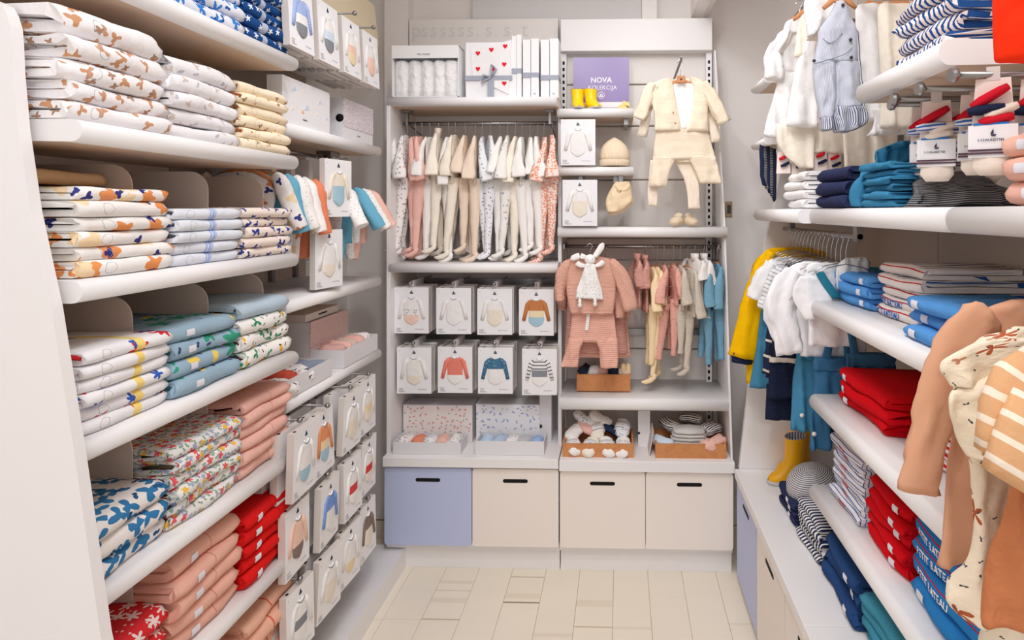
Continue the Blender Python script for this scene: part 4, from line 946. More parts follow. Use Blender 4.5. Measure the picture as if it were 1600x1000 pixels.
def boot(label, loc, rot, m, s=1.0, face=True, group=None):
    """short rubber boot, toe towards -y"""
    t = thing('rubber_boot', label, 'boot', loc, rot, group)
    K = [( .02, .205, .044, .046), (.018, .15, .040, .043), (.014, .10, .037, .040), (.010, .07, .037, .043)]
    rings = []
    def ring(cy, cz, a, b, tilt, n=20):
        r_ = []
        for k in range(n):
            th = 6.2832 * k / n; x = a * math.cos(th); l = b * math.sin(th)
            r_.append((x * s, (cy + l * math.cos(tilt)) * s, (cz + l * math.sin(tilt)) * s))
        return r_
    for cy, cz, a, b, tl_ in ((.022, .200, .043, .047, 0.12), (.020, .15, .039, .044, .05), (.016, .105, .036, .041, 0), (.008, .075, .036, .046, -.25), (-.004, .052, .036, .054, -.55), (-.026, .036, .037, .044, -1.0), (-.054, .028, .036, .028, -1.35), (-.078, .023, .031, .021, -1.5), (-.094, .019, .019, .014, -1.57), (-.100, .017, .006, .006, -1.57)):
        rings.append(ring(cy, cz, a, b, tl_))
    MB().rings(rings, caps=False).obj('shaft', m, t)
    sole = []
    for z, g in ((0, .0), (.004, .003), (.012, .0035), (.016, .0)):
        pr = []
        for k in range(24):
            th = 6.2832 * k / 24; y = .066 * -math.sin(th); w_ = (.036 if y > -.01 else .038) * math.cos(th)
            pr.append(((w_ + math.copysign(g, w_)) * s, (-.026 + y * 1.18 + math.copysign(g, y)) * s, z * s))
        sole.append(pr)
    MB().rings(sole).obj('sole', soleg, t)
    hl = MB().rings([ring(.030, .018, .031, .030, 0), ring(.022, .05, .033, .036, 0), ring(.014, .08, .034, .040, 0)], caps=True).obj('heel', m, t)
    MB().rings([ring(.022, .2005, .0435, .0475, .12), ring(.022, .203, .0425, .0465, .12), ring(.022, .203, .038, .042, .12), ring(.020, .13, .034, .038, .05)], caps=False).obj('lining', lining, t)
    MB().rings([ring(.020, .13, .034, .038, .05), ring(.020, .128, .01, .01, .05)], caps=True).obj('inside', black, t)
    if face:
        for k, dx in enumerate((-.010, .014)):
            e = MB().lathe([(.0001, -.001), (.0065 - .002 * k, -.001), (.006 - .002 * k, .001), (.0001, .001)], 12).xf(Matrix.Translation(((-.040 if True else 0) * s, (.020 + dx) * s, (.158 - .006 * k) * s)) @ Matrix.Rotation(R(-90), 4, 'Y')).obj('eye_mark', dark, t)
    return t
zs_ = zY(168, 2.83, 930)
q1, q2 = atY(903, 168, 2.87), atY(925, 168, 2.87)
zsh = atY(930, 182, 2.80).z + .041
_b1 = boot('left yellow rubber boot of the pair before the plum sign', (q1.x, 2.865, zsh), R(8), yel, .62, False, 'small yellow boots'); _b2 = boot('right yellow rubber boot of the pair before the plum sign', (q2.x, 2.865, zsh), R(30), yel, .62, False, 'small yellow boots')
for b_ in (_b1, _b2): b_.scale = (1.22, 1.1, .80)
# sign
ys = 2.97; a, b = atY(896, 90, ys), atY(983, 159, ys)
t = thing('sign', 'plum NOVA KOLEKCIJA sign standing on the top small shelf', 'sign', (a.x, ys, zsh))
W_, H_ = b.x - a.x, a.z - zsh
hb = H_ - (b.z - zsh)
MB().box(0, W_, 0, .008, 0, H_).obj('board', white, t)
MB().box(0, W_, -.001, 0, H_ - hb, H_).obj('plum_panel', new_mat('plum_print', '8A76AE', .3, spec=.6), t)
tw = new_mat('white_print', 'F3F0F8', .5)
g = MB(); add_text(g, 'NOVA', .036, lambda u, v: (W_ * .5 + u, -.0018, H_ - .123 + v), True, align='CENTER'); add_text(g, 'KOLEKCIJA', .030, lambda u, v: (W_ * .52 + u * .95, -.0018, H_ - .158 + v), align='CENTER'); g.obj('lettering', tw, t)
g = MB(); c = (W_ * .5, H_ - .185)
rr = [[(c[0] + r_ * math.cos(6.2832 * k / 24), -.0018 - e_, c[1] + r_ * math.sin(6.2832 * k / 24)) for k in range(24)] for r_, e_ in ((.0165, 0), (.0165, .0004), (.0142, .0004), (.0142, 0))]
g.rings(rr, caps=False, smooth=False); g.prism([(c[0] - .011, c[1] - .004), (c[0] + .011, c[1] - .004), (c[0] + .007, c[1] - .009), (c[0] - .007, c[1] - .009)], 'y', -.0024, -.0018); g.prism([(c[0] - .001, c[1] - .003), (c[0] + .001, c[1] + .011), (c[0] - .009, c[1] - .003)], 'y', -.0024, -.0018); g.prism([(c[0] + .002, c[1] - .003), (c[0] + .002, c[1] + .008), (c[0] + .009, c[1] - .003)], 'y', -.0024, -.0018)
g.obj('boat_emblem', tw, t)
g = MB()
for k in range(3): g.box(.0, W_, -.0014, 0, .010 + .009 * k, .0115 + .009 * k)
g.obj('grey_lines', new_mat('grey_print', 'A0A0AC', .6), t)
g = MB()
for (p0_, p1_, w0) in (((W_ - .042, .034), (W_ + .000, .024), .010), ((W_ - .024, .052), (W_ + .000, .036), .009), ((W_ - .018, .012), (W_ + .000, .018), .011)):
    d_ = Vector((p1_[0] - p0_[0], p1_[1] - p0_[1])).normalized(); nn = Vector((-d_.y, d_.x)) * w0
    poly = [(p1_[0] - nn.x, p1_[1] - nn.y), (p1_[0] + nn.x, p1_[1] + nn.y)] + [(p0_[0] + nn.x * math.cos(R(a_)) - d_.x * w0 * math.sin(R(a_)), p0_[1] + nn.y * math.cos(R(a_)) - d_.y * w0 * math.sin(R(a_))) for a_ in range(0, 181, 30)]
    g.prism(poly, 'y', -.0026, -.001)
g.obj('yellow_hand_print', new_mat('pale_yellow_print', 'F8DC8A', .6), t)

# top left shelf: white box with rolled muslins, heart gift box, three slim white boxes
zT = 2.098 + .041
a, b = atY(613, 72, 2.745), atY(717, 145, 2.745)
t = thing('muslin_gift_box', 'open white box of five rolled white muslins on the top back shelf', 'box', (a.x, 2.74, zT))
W_, H_ = b.x - a.x, a.z - zT
MB().box(0, W_, .10, .105, 0, H_).box(0, .004, 0, .105, 0, H_).box(W_ - .004, W_, 0, .105, 0, H_).box(0, W_, 0, .105, 0, .004).box(0, W_, 0, .105, H_ - .004, H_).obj('carton', paper, t)
MB().box(0, W_, -.003, 0, H_ - .058, H_).obj('front_band', paper, t)
g = MB(); add_text(g, 'MES LANGES', .0105, lambda u, v: (W_ * .38 + u, -.004, H_ - .044 + v)); g.obj('lettering', dark, t)
lange = cloth('white_muslin', 'F7F6F6', bump=.9, soft=5)
for k in range(5):
    wr = [.034, .031, .031, .031, .042][k]; cx = [.038, .102, .163, .223, .285][k] / .327 * W_
    t2 = thing('rolled_muslin', 'rolled white muslin, %s from the left in the open white box' % NUM[k], 'muslin', (a.x + cx, 2.785, zT + .005), 0, 'rolled muslins')
    MB().loft([(0, 0, 0), (0, 0, .006), (0, 0, .05), (0, 0, .09), (0, 0, H_ - .075), (0, 0, H_ - .066)], [wr * .85, wr, wr * .98, wr * 1.0, wr * .96, wr * .7], [.03, .036, .035, .036, .035, .025], (1, 0, 0), 20, .06, 5, k).obj('cloth_roll', lange, t2)
heart = cloth('white_cloth_red_hearts', 'F2F1F1')
a, b = atY(728, 70, 2.78), atY(800, 147, 2.78)
t = thing('heart_gift_box', 'white gift box with a red-hearted baby blanket and grey ribbon bow', 'gift box', (a.x, 2.78, zT))
W_, H_ = b.x - a.x, a.z + .01 - zT
MB().box(0, W_, 0, .07, 0, H_).obj('carton', paper, t)
hz0, hz1 = H_ * .34, H_ * .96
MB().rings([[(x_, y_, z_) for x_, z_ in ((W_ * .16, hz0 + .01), (W_ * .93, hz0 - .07), (W_ * 1.0, hz1 + .02), (W_ * .12, hz1 - .03))] for y_ in (-.008, 0)], smooth=False).obj('blanket', heart, t)
redh = new_mat('red_heart_print', 'E3122F', .7)
def heart_mb(cx, cz, s_, y):
    pl = []
    for k in range(20):
        u_ = 6.2832 * k / 20; pl.append((cx + s_ * .8 * (math.sin(u_) ** 3), cz + s_ * .058 * (13 * math.cos(u_) - 5 * math.cos(2 * u_) - 2 * math.cos(3 * u_) - math.cos(4 * u_))))
    return MB().prism(pl, 'y', y - .0008, y)
for fx, fz in ((.27, .80), (.56, .86), (.86, .92), (.27, .52), (.60, .52), (.84, .60), (.84, .26)): heart_mb(W_ * fx, H_ * fz, .0135, -.0082).obj('heart_print', redh, t)
rib = cloth('grey_ribbon', 'A9ADBB')
MB().box(-.0015, W_ + .0015, -.010, .071, H_ * .32, H_ * .40).obj('ribbon', rib, t)
MB().box(W_ * .48, W_ * .62, -.012, -.009, 0, H_ * .40).obj('ribbon', rib, t)
MB().tube([(W_ * .55, -.014, H_ * .36), (W_ * .68, -.024, H_ * .50), (W_ * .58, -.02, H_ * .58), (W_ * .55, -.014, H_ * .36), (W_ * .36, -.024, H_ * .26), (W_ * .40, -.02, H_ * .40), (W_ * .55, -.014, H_ * .37)], .006, 6).obj('bow', rib, t)
for k, (pa_, pb_, pt_) in enumerate(((800, 815, 60), (817, 842, 66), (845, 870, 66))):
    a, b = atY(pa_, pt_, 2.78), atY(pb_, 145, 2.78)
    a = atY(pa_, pt_, 2.78)
    if pb_ == 870: b = Vector((xm - .012, 0, 0))
    t = thing('slim_gift_box', 'slim white gift box with grey ribbon, %s of three on the top back shelf' % ('left', 'middle', 'right')[k], 'gift box', (a.x, 2.78, zT))
    W_ = b.x - a.x; H_ = a.z - zT + .012
    MB().box(0, W_ * .48, 0, .10, 0, H_).obj('carton', paper, t); MB().box(W_ * .52, W_, -.004, .10, 0, H_ + .004).obj('sleeve', paper, t)
    MB().box(-.001, W_ + .001, -.0055, .101, H_ * .36 + .01 - .012 * k, H_ * .44 + .01 - .012 * k).obj('ribbon', rib, t)
    if k: g = MB(); add_text(g, 'bb', .012, lambda u, v: (W_ * .66 + u, -.0045, .016 + v)); g.obj('lettering', dark, t)
# socks
def sock_mb(L=.085, w_=.024):
    P = [(0, 0, L * .55), (0, 0, L * .35), (0, -.004, L * .12), (0, -.018, 0), (0, -.038, -.008), (0, -.050, -.008)]
    return MB().loft(P, [w_ * .6, w_ * .62, w_ * .62, w_ * .62, w_ * .55, w_ * .25], [w_ * .35, w_ * .34, w_ * .38, w_ * .42, w_ * .35, w_ * .15], (1, 0, 0), 12)
def soft(name, label, cat, loc, rot, mat, L=.09, w_=.028, h_=.02, seed=0, band=False, group=None):
    """small rolled or folded knit bundle lying down, long side along local y"""
    rg = random.Random(seed); t = thing(name, label, cat, loc, rot, group); us = [0, .08, .25, .5, .75, .92, 1]
    P = [(.006 * math.sin(u * 5 + seed), (u - .5) * L, h_ + .003 * math.sin(u * 7 + seed)) for u in us]
    MB().loft(P, [w_ * q for q in (.45, .85, 1, .95, 1.02, .85, .4)], [h_ * q for q in (.45, .85, 1, .95, 1.0, .85, .4)], (1, 0, 0), 14, .16, 5, seed).obj('cloth_bundle', mat, t)
    if band:
        MB().loft([(0, -L * .16, h_), (0, L * .22, h_)], [w_ * 1.1] * 2, [h_ * 1.1] * 2, (1, 0, 0), 14).obj('paper_band', paper, t)
        g = MB(); g.box(-w_ * .2, w_ * .2, L * .0, L * .012, h_ * 2.1, h_ * 2.12).obj('band_print', dark, t)
        MB().loft([(0, -L * .14, h_), (0, -L * .11, h_)], [w_ * 1.12] * 2, [h_ * 1.12] * 2, (1, 0, 0), 14).obj('band_stripe', new_mat('navy_print', '39406A', .7), t)
    return t
# two opened gift boxes with printed upright lids
spr = new_mat('lid_print_flowers', 'F1E7E3', .6, layers=[S('D98878', .030, .0042, 3, .5, .7, .004, 1), S('8A93A6', .028, .0032, 2, .5, .6, .004, 5)])
bpr = new_mat('lid_print_blue', 'EEEDF0', .6, layers=[S('8FA3D6', .032, .0048, 2, .6, .8, .004, 2), S('9AA0AE', .03, .003, 3, .5, .5, .004, 6)])
ptray = new_mat('pale_grey_card', 'E3E2E4', .6)
def tray(parent, W, D, H, m, th=.004, name='tray'):
    MB().box(0, W, 0, th, 0, H).obj(name + '_front', m, parent); MB().box(0, W, D - th, D, 0, H).obj(name + '_back', m, parent)
    MB().box(0, th, th, D - th, 0, H).obj(name + '_side', m, parent); MB().box(W - th, W, th, D - th, 0, H).obj(name + '_side', m, parent)
    MB().box(th, W - th, th, D - th, 0, th).obj(name + '_base', m, parent)
zc = .522 + .001; dz_ = lambda py, Y: atY(800, py, Y).z
for k, (pl_, pr_, lid0, lid1, lm, cols) in enumerate(((614, 720, 630, 738, spr, [h_wd, cloth('coral_knit', 'EE9474'), h_wb, h_pk, h_wd]), (743, 850, 744, 843, bpr, [cloth('pale_blue_knit', 'C9DCF0'), cloth('soft_blue_knit', 'B9CCE4'), h_wd, cloth('grey_knit', 'C9C9CE'), cloth('mid_blue_knit', 'A3BEE8')]))):
    a, b = atY(pl_, 713, 2.72), atY(pr_, 713, 2.72); W_ = b.x - a.x
    t = thing('open_gift_box', ('opened gift box with a flower-printed lid and coral socks', 'opened gift box with a blue-printed lid and pale blue socks')[k], 'gift box', (a.x, 2.72, zc))
    tray(t, W_, .12, .052 if k == 0 else .062, ptray)
    c0, c1 = atY(lid0, 640, 2.87), atY(lid1, 640, 2.87); hh = atY(700, (634, 632)[k], 2.87).z - zc
    MB().box(c0.x - a.x, c1.x - a.x, .15, .155, 0, hh).obj('printed_lid', lm, t)
    MB().box(c0.x - a.x, c1.x - a.x, .156, .25, 0, hh - .002).obj('lid_body', ptray, t)
    MB().box(c0.x - a.x - .001, c1.x - a.x + .001, .149, .25, hh - .0, hh + .004).obj('clear_sleeve', new_mat('clear_sleeve', 'D9D6DA', .2), t)
    for j, m in enumerate(cols):
        soft('baby_socks', '%s sock bundle from the left in the opened %s box' % (NUM[j], ('flower-printed', 'blue-printed')[k]), 'socks', (a.x + W_ * (.13 + .185 * j), 2.78, zc + .012), R(RNG.uniform(-18, 18)), m, .088, .030, .025, 300 + j + 10 * k)
q = atY(843, 640, 2.90); q3 = atY(866, 0, 2.88)
t = thing('gift_carton', 'plain white carton with a blue dot beside the blue-printed lid', 'box', (q.x + .003, 2.88, zc)); MB().box(0, .056, 0, .12, 0, .24).obj('carton', ptray, t)
MB().lathe([(.0001, 0), (.009, 0), (.009, .001), (.0001, .001)], 14).xf(Matrix.Translation((.004, -.0005, .075)) @ Matrix.Rotation(R(90), 4, 'X')).obj('blue_dot', dark, t)
# wooden trays
wood = new_mat('honey_wood', 'D08E5A', .5, layers=[('noise', 'BC7848', 30, .52, .35)], bump=.2, bscale=120)
def wood_tray(label, px0, px1, pyb, pyt, Y, D, z):
    a, b = atY(px0, pyb, Y), atY(px1, pyb, Y); t = thing('wooden_tray', label, 'tray', (a.x, Y, z)); H = (pyb - pyt) * Y / FPX
    tray(t, b.x - a.x, D, H, wood, .008, 'board'); return t, a.x, b.x - a.x, H
zsh3 = atY(1000, 642, 2.74).z + .057
t, ax, wx, hx = wood_tray('wooden tray standing on the shelf under the pink trousers', 901, 985, 604, 578, 2.84, .16, zsh3)
for j, (m, bd) in enumerate(((h_navy, 0), (h_w, 1), (h_pk, 0), (h_navy, 0), (h_iv, 0))):
    soft('baby_socks', '%s sock bundle in the tray under the pink trousers' % NUM[j], 'socks', (ax + wx * (.14 + .18 * j), 2.92, zsh3 + .048), R(RNG.uniform(-10, 10)), m, .10, .028, .026, 330 + j, bool(bd))
q = atY(978, 583, 2.86)
t = thing('mittens', 'butter-cream ribbed mittens upright in the tray under the pink outfit', 'mittens', (q.x, 2.875, q.z - .012))
for s_ in (-1, 1): MB().loft([(s_ * .011, 0, -.02), (s_ * .011, 0, .0), (s_ * .012, 0, .03), (s_ * .012, 0, .05), (s_ * .011, 0, .057)], [.009, .011, .012, .010, .004], [.009] * 5, (1, 0, 0), 12, .1, 6).obj('mitten', h_yel, t)
t, ax, wx, hx = wood_tray('wooden tray of banded white socks on the right back counter', 879, 990, 706, 685, 2.72, .20, zc - .005)
k = 0
for (fx, fy, dzz, m, rz, bd) in ((.14, .045, 0, h_w, 25, 1), (.38, .045, 0, h_iv, -15, 1), (.62, .045, 0, h_w, 5, 1), (.86, .045, 0, h_w, -20, 1), (.15, .12, .035, h_w, -30, 0), (.30, .14, .055, h_pk, 40, 0), (.48, .12, .05, h_iv, 10, 1), (.66, .13, .04, h_navy, 80, 0), (.84, .13, .055, h_wb, -10, 1), (.5, .17, .085, h_frill, 60, 0), (.26, .165, .085, h_wb, 70, 0)):
    soft('baby_socks', '%s socks, %s in the %s row of the right counter sock tray' % ('banded' if bd else 'loose', NUM[k], 'front' if fy < .1 else 'back'), 'socks', (ax + wx * fx, 2.72 + fy, zc + .012 + dzz), (R(RNG.uniform(10, 35)), R(RNG.uniform(-15, 15)), R(rz)), m, .11, .033, .019, 350 + k, bool(bd)); k += 1
t, ax, wx, hx = wood_tray('wooden tray of white and pink baby hats on the right back counter', 1024, 1135, 707, 685, 2.72, .20, zc - .005)
hstripe = cloth('white_knit_black_stripes', 'EFEAE6', [('stripes', '2A2C34', 'u', .011, .45)])
t = thing('baby_hats', 'nested white knitted hats in the right wooden tray', 'hats', (ax + wx * .5, 2.80, zc + .012))
for j in range(4):
    MB().loft([(-.088 + .005 * j, 0, .030 + .017 * j), (-.06, 0, .034 + .017 * j), (0, -.005, .036 + .017 * j), (.06, 0, .033 + .017 * j), (.085 - .004 * j, 0, .028 + .017 * j)], [.02, .045, .055, .045, .018], [.006, .010, .012, .010, .006], (0, 1, 0), 16, .15, 5, j).obj('hat', cloth('white_rib_knit', 'F2EEEA', knit=('u', .004)), t)
for (fx, fy, dzz, m, rz, w_, d_) in ((.12, .06, .01, cloth('pale_blue_jersey', 'D6E2F0'), 60, .035, 'pale blue folded hat'), (.25, .15, .06, hstripe, 30, .04, 'black-striped hat at the back left'), (.55, .17, .085, hstripe, 80, .045, 'black-striped hat at the back middle'), (.82, .13, .05, hstripe, -40, .045, 'black-striped hat at the back right'), (.72, .045, .01, h_pk, 20, .035, 'pink hat at the front'), (.88, .05, .015, h_pk, -35, .032, 'pink hat at the front right corner')):
    soft('baby_hat', d_ + ' in the right wooden tray', 'hat', (ax + wx * fx, 2.72 + fy, zc + .01 + dzz), (0, R(RNG.uniform(-10, 10)), R(rz)), m, .11, w_, .024, 370 + int(fx * 90))
q = atY(997, 695, 2.86); t = thing('gift_carton', 'narrow white carton standing between the two wooden trays', 'box', (q.x, 2.86, zc - .005)); MB().box(0, .056, 0, .12, 0, .165).obj('carton', paper, t); MB().lathe([(.0001, 0), (.006, 0), (.006, .001), (.0001, .001)], 12).xf(Matrix.Translation((.004, -.0005, .06)) @ Matrix.Rotation(R(90), 4, 'X')).obj('dot', dark, t)
q = atY(1018, 700, 2.80); t = thing('folded_card', 'beige card leaning against the left end of the right wooden tray', 'card', (q.x - .006, 2.74, zc - .005), R(0)); MB().box(-.010, -.006, 0, .12, 0, .11).xf(Matrix.Rotation(R(10), 4, 'Y')).obj('card_sheet', paperside, t)
# ================================================================== far left bay goods
zA = 1.862 + .043; zB = 1.292 + .043; zD = .975 + .043
# flat blanket box and dotted box on the upper shelf
t = thing('blanket_box', 'white flat blanket box with pale blue kites leaning on the upper far left shelf', 'box', (-1.075, 1.90, zA))
MB().box(-.05, 0, 0, .315, 0, .150).obj('carton', paper, t)
kite = new_mat('pale_blue_print', 'D3DEEC', .6); kor = new_mat('orange_print', 'F0B08C', .6); kpe = new_mat('pale_peach_print', 'F8E6DC', .6)
for y, z, s_, m in ((.07, .115, .016, kite), (.15, .065, .020, kite), (.24, .10, .016, kite), (.29, .05, .012, kite), (.13, .12, .010, kpe), (.06, .05, .011, kpe), (.22, .055, .010, kpe)):
    MB().prism([(y - s_, z - s_ * .4), (y + s_, z - s_ * .1), (y + s_ * .2, z + s_ * .9)], 'x', 0, .0008).obj('kite_print', m, t)
MB().prism([(.115, .045), (.135, .045), (.125, .058)], 'x', 0, .0008).obj('boat_print', kor, t)
g = MB(); add_text(g, 'doudou', .0095, lambda a, b: (.0009, .125 + a, .022 + b), True); g.obj('lettering', dark, t)
t = thing('printed_box', 'white box with a fine speckled print beside the kite blanket box', 'box', (-1.10, 2.375, zA))
MB().box(-.16, 0, 0, .29, 0, .165).obj('carton', paper, t)
MB().box(0, .002, 0.0, .29, .052, .165).obj('speckled_band', new_mat('speckled_print', 'EEE8EC', .6, layers=[S('8A93B8', .0085, .0017, 2, .6, .8, .002, 1), S('E2A2A0', .009, .0014, 2, .5, .7, .002, 4)]), t)
MB().lathe([(.0001, 0), (.016, 0), (.016, .001), (.0001, .001)], 16).xf(Matrix.Translation((-.012, -.0004, .085)) @ Matrix.Rotation(R(90), 4, 'X')).obj('finger_hole', black, t)
g = MB(); add_text(g, 'doudou', .0095, lambda a, b: (.0009, .13 + a, .026 + b), True); g.obj('lettering', dark, t)
# clothes on the rail facing the entrance
fo = cloth('white_cotton_rust_clouds', 'F5F1EF', [S('3F4688', .06, .009, 3, .4, .5, .012, 8), S('E28A5C', .07, .013, 4, .3, .5, .015, 4), S('F5DDB4', .08, .016, 3, .3, .4, .02, 1)])
tl_ = cloth('sea_blue_jersey', '6FB1CC'); co = cloth('coral_jersey', 'E98A66'); cr = cloth('coral_red_rib', 'E0604C', knit=('v', .006)); wh = cloth('white_jersey_dots', 'F6F2EE', [S('5E7A94', .016, .0014, 2, .3, .8, 0, 1)]); pk = cloth('light_blue_jersey', 'D9E6EE')
L = [(1.93, fo, 'white bodysuit with navy and rust clouds', 'nearest on', -1.225, .115, .30), (1.985, tl_, 'sea blue bodysuit', 'behind the rust-cloud one on', -1.21, .11, .29), (2.03, wh, 'white dotted bodysuit', 'behind the sea blue one on', -1.20, .11, .30), (2.075, fo, 'white cloud bodysuit', 'behind the dotted one on', -1.195, .11, .29), (2.12, co, 'coral bodysuit', 'next to the hung white box on', -1.19, .11, .28),
     (2.31, wh, 'white dotted sleepsuit', 'beyond the hung white box on', -1.16, .105, .30), (2.37, tl_, 'sea blue sleepsuit', 'beyond the white dotted one on', -1.15, .105, .31), (2.43, wh, 'white speckled sleepsuit', 'second farthest on', -1.145, .105, .30), (2.48, h_pk, 'powder pink sleepsuit', 'farthest on', -1.14, .105, .29)]
for i, (Y, m, d, wh_, X, sw_, tt) in enumerate(L):
    zt_ = 1.742 - .003 * i; far = i > 4
    if far: zt_ -= .015
    suit(d.split()[-1], '%s %s the left rail' % (d, wh_), d.split()[-1], (X, Y, zt_), R(RNG.uniform(-6, 8)), m, None, tl=tt if not far else .22, sw=sw_, hw=.085, th=.012, sl=.18 if not far else .16, sr=(.026, .030, .026), sang=26 if far else (13, 12, 10, 12, 10)[i], leg=0 if not far else .09, lr=(.032, .026, .022), foot=False, seed=140 + i, amp=.12, spread=.042)
    hanger('%s hanger of the %s %s the left rail' % ('wooden' if i < 5 else 'wire', d, wh_), (X, Y, zt_ + .010), 0, 'wood' if i < 5 else 'wire', 1.835 - zt_ - .006, None, .10)
# grey printed packs hanging in the shade behind the clothes
for k in range(4):
    pack('shaded box hanging behind the far left clothes, %s from the entrance' % NUM[k], (-1.28 + .012 * k, 1.96 + .10 * k, 1.60), R(-14), None, None)
# open boxes on the lower shelf
rosep = new_mat('rose_speckled_print', 'E6CBC6', .6, layers=[S('C99A96', .008, .0018, 2, .6, .9, .002, 1)])
def aisle_box(label, X, y0, L_, D, H, lid=None):
    t = thing('open_gift_box', label, 'gift box', (X, y0, zD)); g = D
    MB().box(-.004, 0, 0, L_, 0, H).obj('tray_front', ptray, t); MB().box(-D, -D + .004, 0, L_, 0, H).obj('tray_back', ptray, t)
    MB().box(-D + .004, -.004, 0, .004, 0, H).obj('tray_side', ptray, t); MB().box(-D + .004, -.004, L_ - .004, L_, 0, H).obj('tray_side', ptray, t); MB().box(-D + .004, -.004, .004, L_ - .004, 0, .004).obj('tray_base', ptray, t)
    if lid: MB().box(-D - .005, -D, 0, L_, 0, lid).obj('printed_lid', rosep, t); MB().box(-D - .10, -D - .006, 0, L_, 0, lid - .002).obj('lid_body', ptray, t)
    return t
aisle_box('open white box with a red sock on the lower far left shelf', -1.06, 1.90, .30, .20, .062)
wdn = cloth('white_cotton_navy_figures', 'F5F2F0', [S('2E3658', .03, .006, 3, .5, .8, .01, 1), S('D9434A', .05, .005, 3, .4, .6, .01, 7)])
for j, (y, x, m, d, dz3) in enumerate(((1.95, -1.10, wdn, 'navy-figured'), (2.00, -1.18, cr, 'coral red'), (2.06, -1.12, wdn, 'navy-figured'), (2.13, -1.16, wdn, 'navy-figured'), (2.17, -1.10, cloth('grey_blue_knit', '8E98AA'), 'grey-blue')) if False else ((1.95, -1.11, wdn, 'navy-figured', .02), (2.005, -1.15, cr, 'coral red', .03), (2.06, -1.12, wdn, 'navy-figured', .025), (2.115, -1.16, wdn, 'navy-figured', .025), (2.165, -1.13, cloth('grey_blue_knit', '8E98AA'), 'grey-blue', .03))):
    soft('baby_socks', '%s sock bundle, %s from the entrance in the near open far left box' % (d, NUM[j]), 'socks', (x, y, zD + dz3 - .01), R(80 + RNG.uniform(-20, 20)), m, .13, .028, .022, 400 + j)
aisle_box('open white box with pale pink socks and a speckled rose lid', -1.06, 2.30, .32, .13, .068, .175)
for j, (y, m, d) in enumerate(((2.34, cloth('dusty_rose_knit', 'DDB0A8'), 'dusty rose'), (2.40, h_pk, 'pale pink'), (2.455, cloth('mushroom_knit', 'D8C2B6'), 'mushroom'), (2.515, h_pk, 'pale pink'), (2.57, h_wd, 'white dotted'))):
    soft('baby_socks', '%s sock bundle, %s from the entrance in the far open far left box' % (d, NUM[j]), 'socks', (-1.125, y, zD + .030), R(90 + RNG.uniform(-15, 15)), m, .10, .028, .026, 410 + j)
t = thing('printed_carton', 'beige carton with brown spots behind the near open sock box', 'box', (-1.27, 1.905, zD)); MB().box(-.10, 0, 0, .20, 0, .20).obj('carton', new_mat('brown_spotted_card', 'DCC8B8', .6, layers=[S('7A5648', .05, .010, 3, .4, .6, .01, 2)]), t)
t = thing('flat_carton', 'flat beige carton with a handle slot lying on the rose speckled lid', 'box', (-1.20, 2.28, zD + .178)); MB().box(-.10, 0, 0, .27, 0, .028).obj('carton', paperside, t); MB().box(0, .0006, .10, .17, .012, .018).obj('handle_slot', black, t)
# ================================================================== right side: folded piles
r_blue = cloth('sky_blue_jersey', '5B9CDD'); r_stripe = cloth('cream_blue_striped_jersey', 'EFE9E6', [('stripes', '2A5EA8', 'v', .034, .24), ('band', 'EFE9E6', 'u', -.022, .024), ('band', 'C8202F', 'u', .006, .0095)])
r_red = m_redR; r_white = cloth('white_jersey_plain', 'F4F2F2'); r_navy = cloth('midnight_navy_jersey', '2F3557')
r_rs = cloth('white_red_striped_jersey', 'F2EFEE', [('stripes', 'D42A3C', 'u', .018, .4)])
r_bs = cloth('white_royal_blue_striped_jersey', 'EDEBEC', [('stripes', '2F5FB0', 'u', .0135, .22)])
r_blk = cloth('white_navy_bold_striped_jersey', 'ECE8E6', [('stripes', '253356', 'v', .017, .5)])
r_den = cloth('navy_denim', '2A4A7C', [('band', '1E355C', 'u', -.001, .001)]); r_teal = cloth('teal_denim', '4593AC', bump=.5); r_sky2 = cloth('azure_jersey', '2F86CC', [('band', 'C2283A', 'u', .0125, .0155)])
r_jean = cloth('washed_blue_denim', '3F88B0', bump=.6, mott=.5); r_bret = cloth('white_navy_breton_jersey', 'F0E4E0', [('stripes', '27508F', 'v', .0165, .42)])
r_dk = cloth('black_pinstripe', '3B3D44', [('stripes', 'B9B4B0', 'v', .0065, .25)])
tnavy = new_mat('royal_blue_letters', '2C62B8', .7); tred = new_mat('red_letters', 'D8363C', .7); twht = new_mat('white_letters', 'F2F0F2', .7)
def tagR(a, b, u0=-.008, u1=.008): return [(a, b, u0, u1)]
XR1 = .68
# near-end texts run from the far end towards the viewer
def rstack(n, X, ya, yb, z, d, h, mats, what, group, seed, **k):
    return stack(n, 'R', X, ya, yb, z, d, h, mats, k.pop('name', 'folded_shirt'), k.pop('cat', 'shirt'), what, group, seed, **k)
z1, z2, z3, z4 = 1.334, 1.029, .736, .501
rstack(3, .70, 1.76, 2.02, z1, .24, .095, [r_blue], '{} of the three folded sky blue shirts left of the lettered pile', 'sky blue shirts at the far end', 501, tags=tagR(.03, .052), wav=2.0)
TB = lambda i: [('PETIT BATEAU', .021, .012, -.009, tnavy)] if i in (3, 4) else None
rstack(5, .725, 1.50, 1.74, z1, .27, .145, [r_stripe], '{} of the folded cream shirts with blue stripes and lettering', 'cream lettered shirts on the upper right shelf', 502, texts=TB, wav=1.6)
rstack(3, .655, 1.18, 1.43, z1, .24, .10, [r_blue], '{} of the three sky blue shirts beside the camel jacket', 'sky blue shirts at the near end', 503, tags=tagR(.17, .20), wav=2.2)
rstack(1, .80, 1.30, 1.50, z1, .18, .05, [r_blue], lambda i: 'single sky blue shirt pushed back behind the near sky blue pile', None, 504, wav=2)
